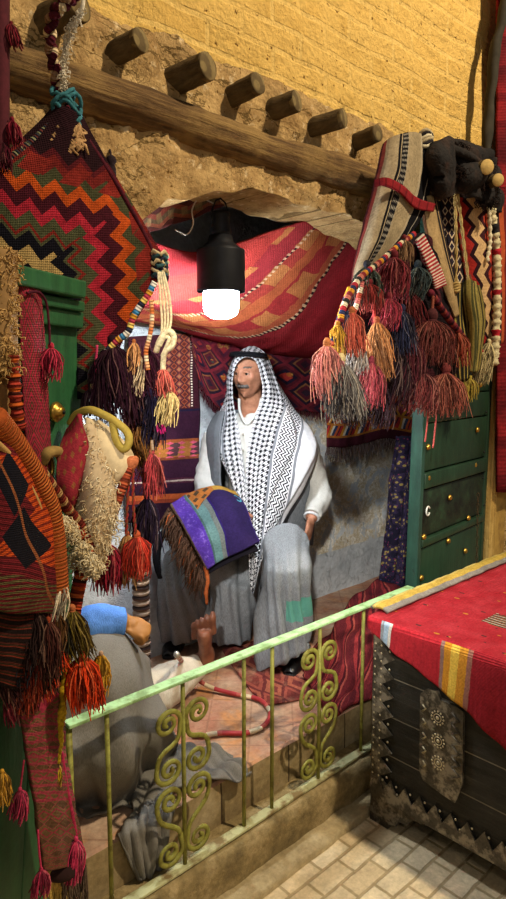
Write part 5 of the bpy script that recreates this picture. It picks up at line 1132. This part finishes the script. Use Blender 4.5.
rows=[[PR(x,y,.11) for x,y in r] for r in([(415,240),(422,234)],[(422,258),(431,252)],[(430,276),(440,270)],[(434,290),(445,285)])]
cloth('ladder_band',rows,woven('red_ladder_band',lad_c,20,90),10,40,.008,sg)
rows=[[PR(x,y,o) for x,y,o in r] for r in([(362,285,.01),(392,255,.04),(420,236,.05),(440,290,.02)],[(340,330,.01),(385,310,.05),(425,300,.05),(458,330,.02)],[(345,365,.0),(385,360,.04),(425,360,.05),(462,360,.01)],[(350,385,.0),(385,388,.02),(425,392,.03),(452,392,.0)])]
def dk(n,u,v): return n.mix(((u*5+v*3).tri()+(v*6-u*2).tri()).lt(.8)*.7,'#1a1216','#4a1c24')
cloth('dark_pouch',rows,woven('dark_pouch_weave',dk,80,80),40,40,.03,sg,amp=.012,sc=14)
cord(sg,[PR(x,y,.12) for x,y in((414,234),(398,246),(380,262),(362,276),(352,290),(344,306),(340,322))],.010,stripes('gay_wrapped_cord',['#a82c34','#2a3050','#c98a2c','#7a2a30','#b86a5a','#2a2a2a','#d8c9a8'],11),'wrapped_cord')
cord(sg,[PR(x,y,.11) for x,y in((350,288),(342,310),(336,330),(332,345))],.009,stripes('yellow_blue_wrap',['#d8a02c','#c98a2c','#27304a','#d06a4a'],15),'wrapped_cord')
cord(sg,[PR(x,y,.11) for x,y in((362,282),(358,300),(352,318))],.008,stripes('pink_wrap',['#c9706a','#d8c9b0','#b04a3a'],18),'wrapped_cord')
cord(sg,[PR(x,y,.12) for x,y in((430,292),(442,310),(454,326),(466,342))],.013,stripes('maroon_roll',['#6a2430','#3a1820','#8a3a34'],26),'rolled_edge')
cord(sg,[PR(x,y,.12) for x,y in((372,290),(374,305),(375,322))],.006,Yn('#a83a34'),'cord'); cord(sg,[PR(x,y,.13) for x,y in((433,296),(432,310),(431,322))],.006,Yn('#8a4a3a'),'cord')
TR=[(367,262,300,26,.10,'#3a4a40','#2a3038',50),(394,252,296,30,.13,'#93303c','#7a2430',90),(404,236,262,18,.12,'#a8805a','#7a2a30',40),(389,294,325,24,.14,'#b8384a','#a03040',90),(418,262,296,26,.12,'#3a5054','#2a3a40',70),(370,280,308,22,.12,'#a83a34','#8a2a30',60),
    (352,308,350,24,.13,'#c4523c','#c06a3a',90),(338,322,352,16,.12,'#d8a030','#c98a2c',50),(347,312,336,13,.125,'#27304e',None,40),(402,306,348,26,.12,'#242c48','#2a3050',80),(410,288,322,24,.11,'#7a2a30',None,60),(377,318,374,22,.14,'#d08a50','#c0603c',90),(358,342,372,20,.12,'#b0aaa0','#8a8078',60),
    (327,340,394,28,.12,'#cc7468','#c8743c',120),(341,356,412,34,.15,'#7d7a70','#d8c080',140),(341,362,410,26,.155,'#24262a','#c98a8a',60),(372,358,402,26,.14,'#b44450','#a03a48',90),(362,380,416,30,.10,'#1d1c24',None,70),(432,312,356,42,.14,'#86403a','#5a2a2c',120),(458,328,362,22,.12,'#b84a34','#c05a3a',60),
    (410,334,378,26,.11,'#5c222a','#4a1c22',80),(393,336,392,30,.09,'#241820',None,80),(424,368,406,28,.12,'#7c3432','#5a2428',90),(446,366,408,36,.13,'#a85644','#8a3a38',130),(404,362,404,26,.09,'#3a1820',None,70),(385,395,425,20,.05,'#2a1a20',None,50),(352,392,424,20,.06,'#3a2428',None,40),(443,330,372,26,.08,'#2a161c',None,60)]
for x,a,b,w,o,c,c2,n in TR: TP(sg,x,a,b,w,PR(x,a,o).dot(FH),mixc(c,'#3a2a26',.22),mixc(c2 or c,'#2a1e1c',.3),n)  # yarn colours muted, with the cluster's shade mixed in
for x0,x1,y1 in((428,425,442),(437,433,448)): cord(sg,[PR(x0,398,.11),PR((x0+x1)/2+1,420,.10),PR(x1,y1,.09)],.003,Yn('#b0504a'),'cord',20)
# ---------------- olive striped bag on two cords
os_=thing('olive_striped_bag',PR(465,370,.05),'olive and black striped woven bag hanging on two tan cords beside the tasselled saddlebag','bag')
MTC=plain('tan_cord','#a88c54',.9,80,.7,1.2,.4)
for pts in(((453,172),(455,200),(456,240),(456,285)),((454,172),(459,205),(464,245),(469,286))): cord(os_,[PR(x,y,.06) for x,y in pts],.006,[MTC],'cord',40,.8)
def ol(n,u,v): return (u*6.0+n.noise(8,2)*.3).frac().pick([(0,'#9a8a4a'),(.32,'#2a2a22'),(.5,'#8a7a40'),(.78,'#4a4a2c')])
MOL=woven('olive_stripe_weave',ol,50,140,.95,.6,(.7,1.2),30)
rows=[[PR(x,y,o) for x,y,o in r] for r in([(463,285,.05),(469,281,.075),(476,287,.05)],[(462,300,.05),(470,298,.085),(480,302,.05)],[(466,320,.04),(473,322,.08),(482,322,.04)],[(467,345,.04),(473,348,.07),(479,346,.04)],[(466,368,.04),(471,372,.06),(476,370,.04)])]
cloth('bag_body',rows,MOL,24,50,.014,os_,fold=lambda u,v:.004*math.sin(u*25))
rows=[[PR(x,y,o) for x,y,o in r] for r in([(451,290,.04),(456,286,.06),(461,290,.04)],[(450,320,.04),(456,320,.06),(462,320,.04)],[(451,350,.06),(459,352,.08),(467,350,.05)],[(453,376,.06),(460,380,.07),(467,378,.05)])]
cloth('bag_end',rows,woven('dark_stripe_weave',lambda n,u,v:(u*4.5).frac().pick([(0,'#1c1c1a'),(.55,'#a89248'),(.8,'#3a3424')]),40,120),20,40,.012,os_)
for k,(x,y) in enumerate(((456,287),(469,286))):
    c=PR(x,y,.075); m=MB()
    for j in range(4): m.tube([c+V3((.016*math.cos(a*.5+j),.012*math.sin(a*.5+j),.010-.008*j+.004*math.sin(a+j))) for a in range(13)],.005,6,closed=True)
    m.build('knot',MTC,os_)
TP(os_,470,376,398,14,PR(470,376,.06).dot(FH),'#a8923c',None,50); TP(os_,462,378,396,10,PR(462,376,.06).dot(FH),'#9a8438',None,30)
# ---------------- red kilim with a sawtooth column
def rk(n,u,v):
    c=u.pick([(0,'#a02a24'),(.30,'#7a2420'),(.34,'#c9a878'),(.50,'#2a1418'),(.55,'#b0402c'),(.62,'#8a2a22'),(.80,'#3a2a28'),(.86,'#b0502c'),(.95,'#6a2020')])
    s=(u+((v*9).tri()-.5)*.13); c=n.mix(s.band(.33,.50),c,'#cda878'); c=n.mix(s.band(.24,.33),c,'#2c141c'); c=n.mix(s.band(.50,.58),c,'#3a1a20')
    return n.mix(u.lt(.14)*((v*14).tri()).gt(.5),c,'#7a4a3a')
rkb=[[PR(x,y,o) for x,y,o in r] for r in([(452,188,.0),(466,182,.03),(484,188,.03),(502,204,.0)],[(456,225,.0),(470,222,.03),(487,226,.03),(504,236,.0)],[(462,265,.0),(476,264,.03),(490,266,.03),(504,270,.0)],[(470,308,.0),(482,310,.02),(493,310,.02),(504,308,.0)],[(478,342,.0),(486,346,.01),(494,346,.01),(502,342,.0)])]
ob,g=cloth('sawtooth_kilim',rkb,woven('sawtooth_weave',rk,70,130,.95,.6,(.7,1.2)),40,50,.012,base=rkb[2][1],amp=.003); tag(ob,'red kilim with a column of tan sawteeth hanging at the right edge','kilim')
rows=[[PR(x,y,-.005) for x in(440,450,462)] for y in(195,240,300,350)]
cloth_=cloth('patterned_band',rows,woven('navy_cream_band',lambda n,u,v:((u*3).tri()+(v*12).tri()).pick([(0,'#2a2230'),(.6,'#c9b898'),(.85,'#6a3a34'),(1.2,'#1c1a24')]),20,90),12,40,.008,base=rows[3][1])[0]; tag(cloth_,'narrow dark navy and cream patterned band hanging behind the tan bag cords','band')
# ---------------- fluffy banded cord at the right
bc=thing('banded_wool_cord',PR(494,385,.03),'fluffy cream wool cord with black and red bands hanging at the right edge','cord')
PB=[PR(x,y,.055) for x,y in((488,190),(492,215),(496,245),(497,275),(497,305),(496,335),(494,365))]
n=NB('banded_wool'); u,v=n.uv(); MBW=n.done(vary(n,(v*1.5).pick([(0,'#c9bc94'),(.20,'#1c1a1c'),(.255,'#c9bc94'),(.35,'#b02430'),(.39,'#c9bc94'),(.52,'#c9bc94'),(.60,'#a82430'),(.63,'#c9bc94'),(.85,'#b02430'),(.89,'#c9bc94')]),60),.95,n.noise(90,4),.8,.006)
m=MB(); q=cr(PB,110); m.tube(q,[.017+.003*math.sin(i*1.3)+.002*math.sin(i*3.1) for i in range(110)],12); m.noise(.004,70); m.build('cord',MBW,bc)
TP(bc,489,340,382,14,PR(489,340,.05).dot(FH),'#c9b888',None,60); TP(bc,482,350,380,10,PR(482,350,.04).dot(FH),'#b8a878','#a82c34',36)
m=MB(); m.tube(cr([PR(x,y,.06) for x,y in((486,192),(489,212),(490,240),(487,262))],40),[.008+.003*math.sin(i*1.9) for i in range(40)],8); m.noise(.003,80); m.build('cord_strand',Yn('#cdc0a0'),bc)
# ---------------- dark hides and pegs on top
MHID=plain('dark_brown_hide','#130e0c',.85,26,.5,1.7,.8,.015,c2='#2a1c15',s2=12)
rows=[[PR(x,y,o) for x,y,o in r] for r in([(427,146,.06),(436,144,.10),(447,140,.09),(452,150,.05)],[(429,162,.08),(438,160,.12),(448,162,.11),(454,166,.05)],[(432,180,.08),(440,180,.12),(448,182,.10),(453,184,.05)],[(436,194,.06),(441,196,.08),(447,196,.07),(451,192,.05)])]
ob,g=cloth('dark_hide',rows,MHID,24,30,.02,base=rows[3][1],amp=.010,sc=16); tag(ob,'small black-brown hide flap hanging right beside the saddlebag\'s top knot','hide')
hb=thing('bundled_hides',PR(470,190,.02),'bundle of dark brown hides draped over the pegs above the red sawtooth kilim','hides')
rows=[[PR(x,y,o) for x,y,o in r] for r in([(446,150,.0),(458,146,.04),(472,150,.06),(484,156,.05),(490,162,.0)],[(448,165,.04),(460,164,.09),(474,164,.10),(486,170,.07),(494,178,.02)],[(452,180,.05),(464,180,.10),(476,182,.10),(488,186,.07),(496,194,.02)],[(458,192,.04),(468,194,.08),(478,200,.08),(488,206,.06),(497,214,.02)])]
cloth('hide_lower',rows,MHID,40,34,.022,hb,amp=.014,sc=15,fold=lambda u,v:.010*math.sin(v*15+u*6))
cord(hb,[PR(x,y,.11) for x,y in((448,148),(460,152),(474,160),(486,172),(492,186))],.016,MHID,'hide_roll'); cord(hb,[PR(x,y,.06) for x,y in((450,142),(464,144),(478,152),(490,160))],.014,MHID,'hide_roll')
MC2=plain('pale_cut_wood','#b89a5c',.9,60,.75,1.15)
for lab,b,t,r in(('pale cut peg sticking out of the dark hides, left of two at the right edge',(468,172),(487,167),.028),('pale cut peg at the right edge, lower right of the two among the hides',(484,184),(498,180),.024)):
    p0=PR(*b,-.06); p1=PR(*t,.16); dr=(p1-p0).normalized(); dr=(dr+V3((0,-.4,0))).normalized(); t_=thing('wooden_peg',p1-dr*.2,lab,'peg','cut pegs among the hides')
    m=MB(); m.tube([p1-dr*.20,p1-dr*.1,p1],[r,r,r*.98],16,cap=True); m.build('shaft',MLOG,t_)
    m=MB(); m.lathe([(r*.97,0),(r*.9,.002),(.001,.003)],p1,dr,16); m.build('cut_face',MC2,t_)
# ---------------- red carpet and rolled dark cloth at the right edge
def rc(n,u,v): return n.mix(n.ramp(n.noise(5,4),[(.4,(0,0,0)),(.65,(1,1,1))]),n.mix((v*16+n.noise(3,2)).frac().lt(.3),'#8a2226','#6a181e'),'#4a141a')
rows=[[pY(x,y,YY) for x,YY in((496,1.43),(506,1.41),(520,1.42),(540,1.42))] for y in(-30,60,150,260,370,492)]
ob,g=cloth('red_carpet',rows,woven('red_carpet_weave',rc,60,160,.95,.5,(.7,1.2)),20,60,.012,base=rows[5][0],amp=.004); tag(ob,'deep red carpet hanging down the wall at the photo\'s right edge','carpet')
m=MB(); q=cr([pY(x,y,YY) for x,y,YY in((508,-10,1.38),(502,20,1.38),(495,50,1.39),(491,90,1.40),(488,125,1.40),(486,152,1.40))],50); m.tube(q,[.030+.004*math.sin(i*.35) for i in range(50)],14,fl=.7); m.noise(.006,14)
tag(m.build('rolled_cloth',plain('dark_rolled_cloth','#2f2a20',.9,20,.6,1.5),base=q[-1]),'dark rolled cloth hanging at the top right edge of the wall beside the red carpet','cloth')

for o_,pts,n_ in((hb,[PR(x,y,.08) for x,y in((450,146),(462,148),(476,156),(488,166),(494,190),(480,200),(466,186),(455,170))],420),(ob if False else hb,[PR(x,y,.10) for x,y in((458,170),(470,175),(482,184),(490,200))],300)):
    o=curls(o_,pts,.016,n_,.035,['#1a1210','#2a1c16','#120d0b'],.0013,'dark_wool'); o['kind']='stuff'
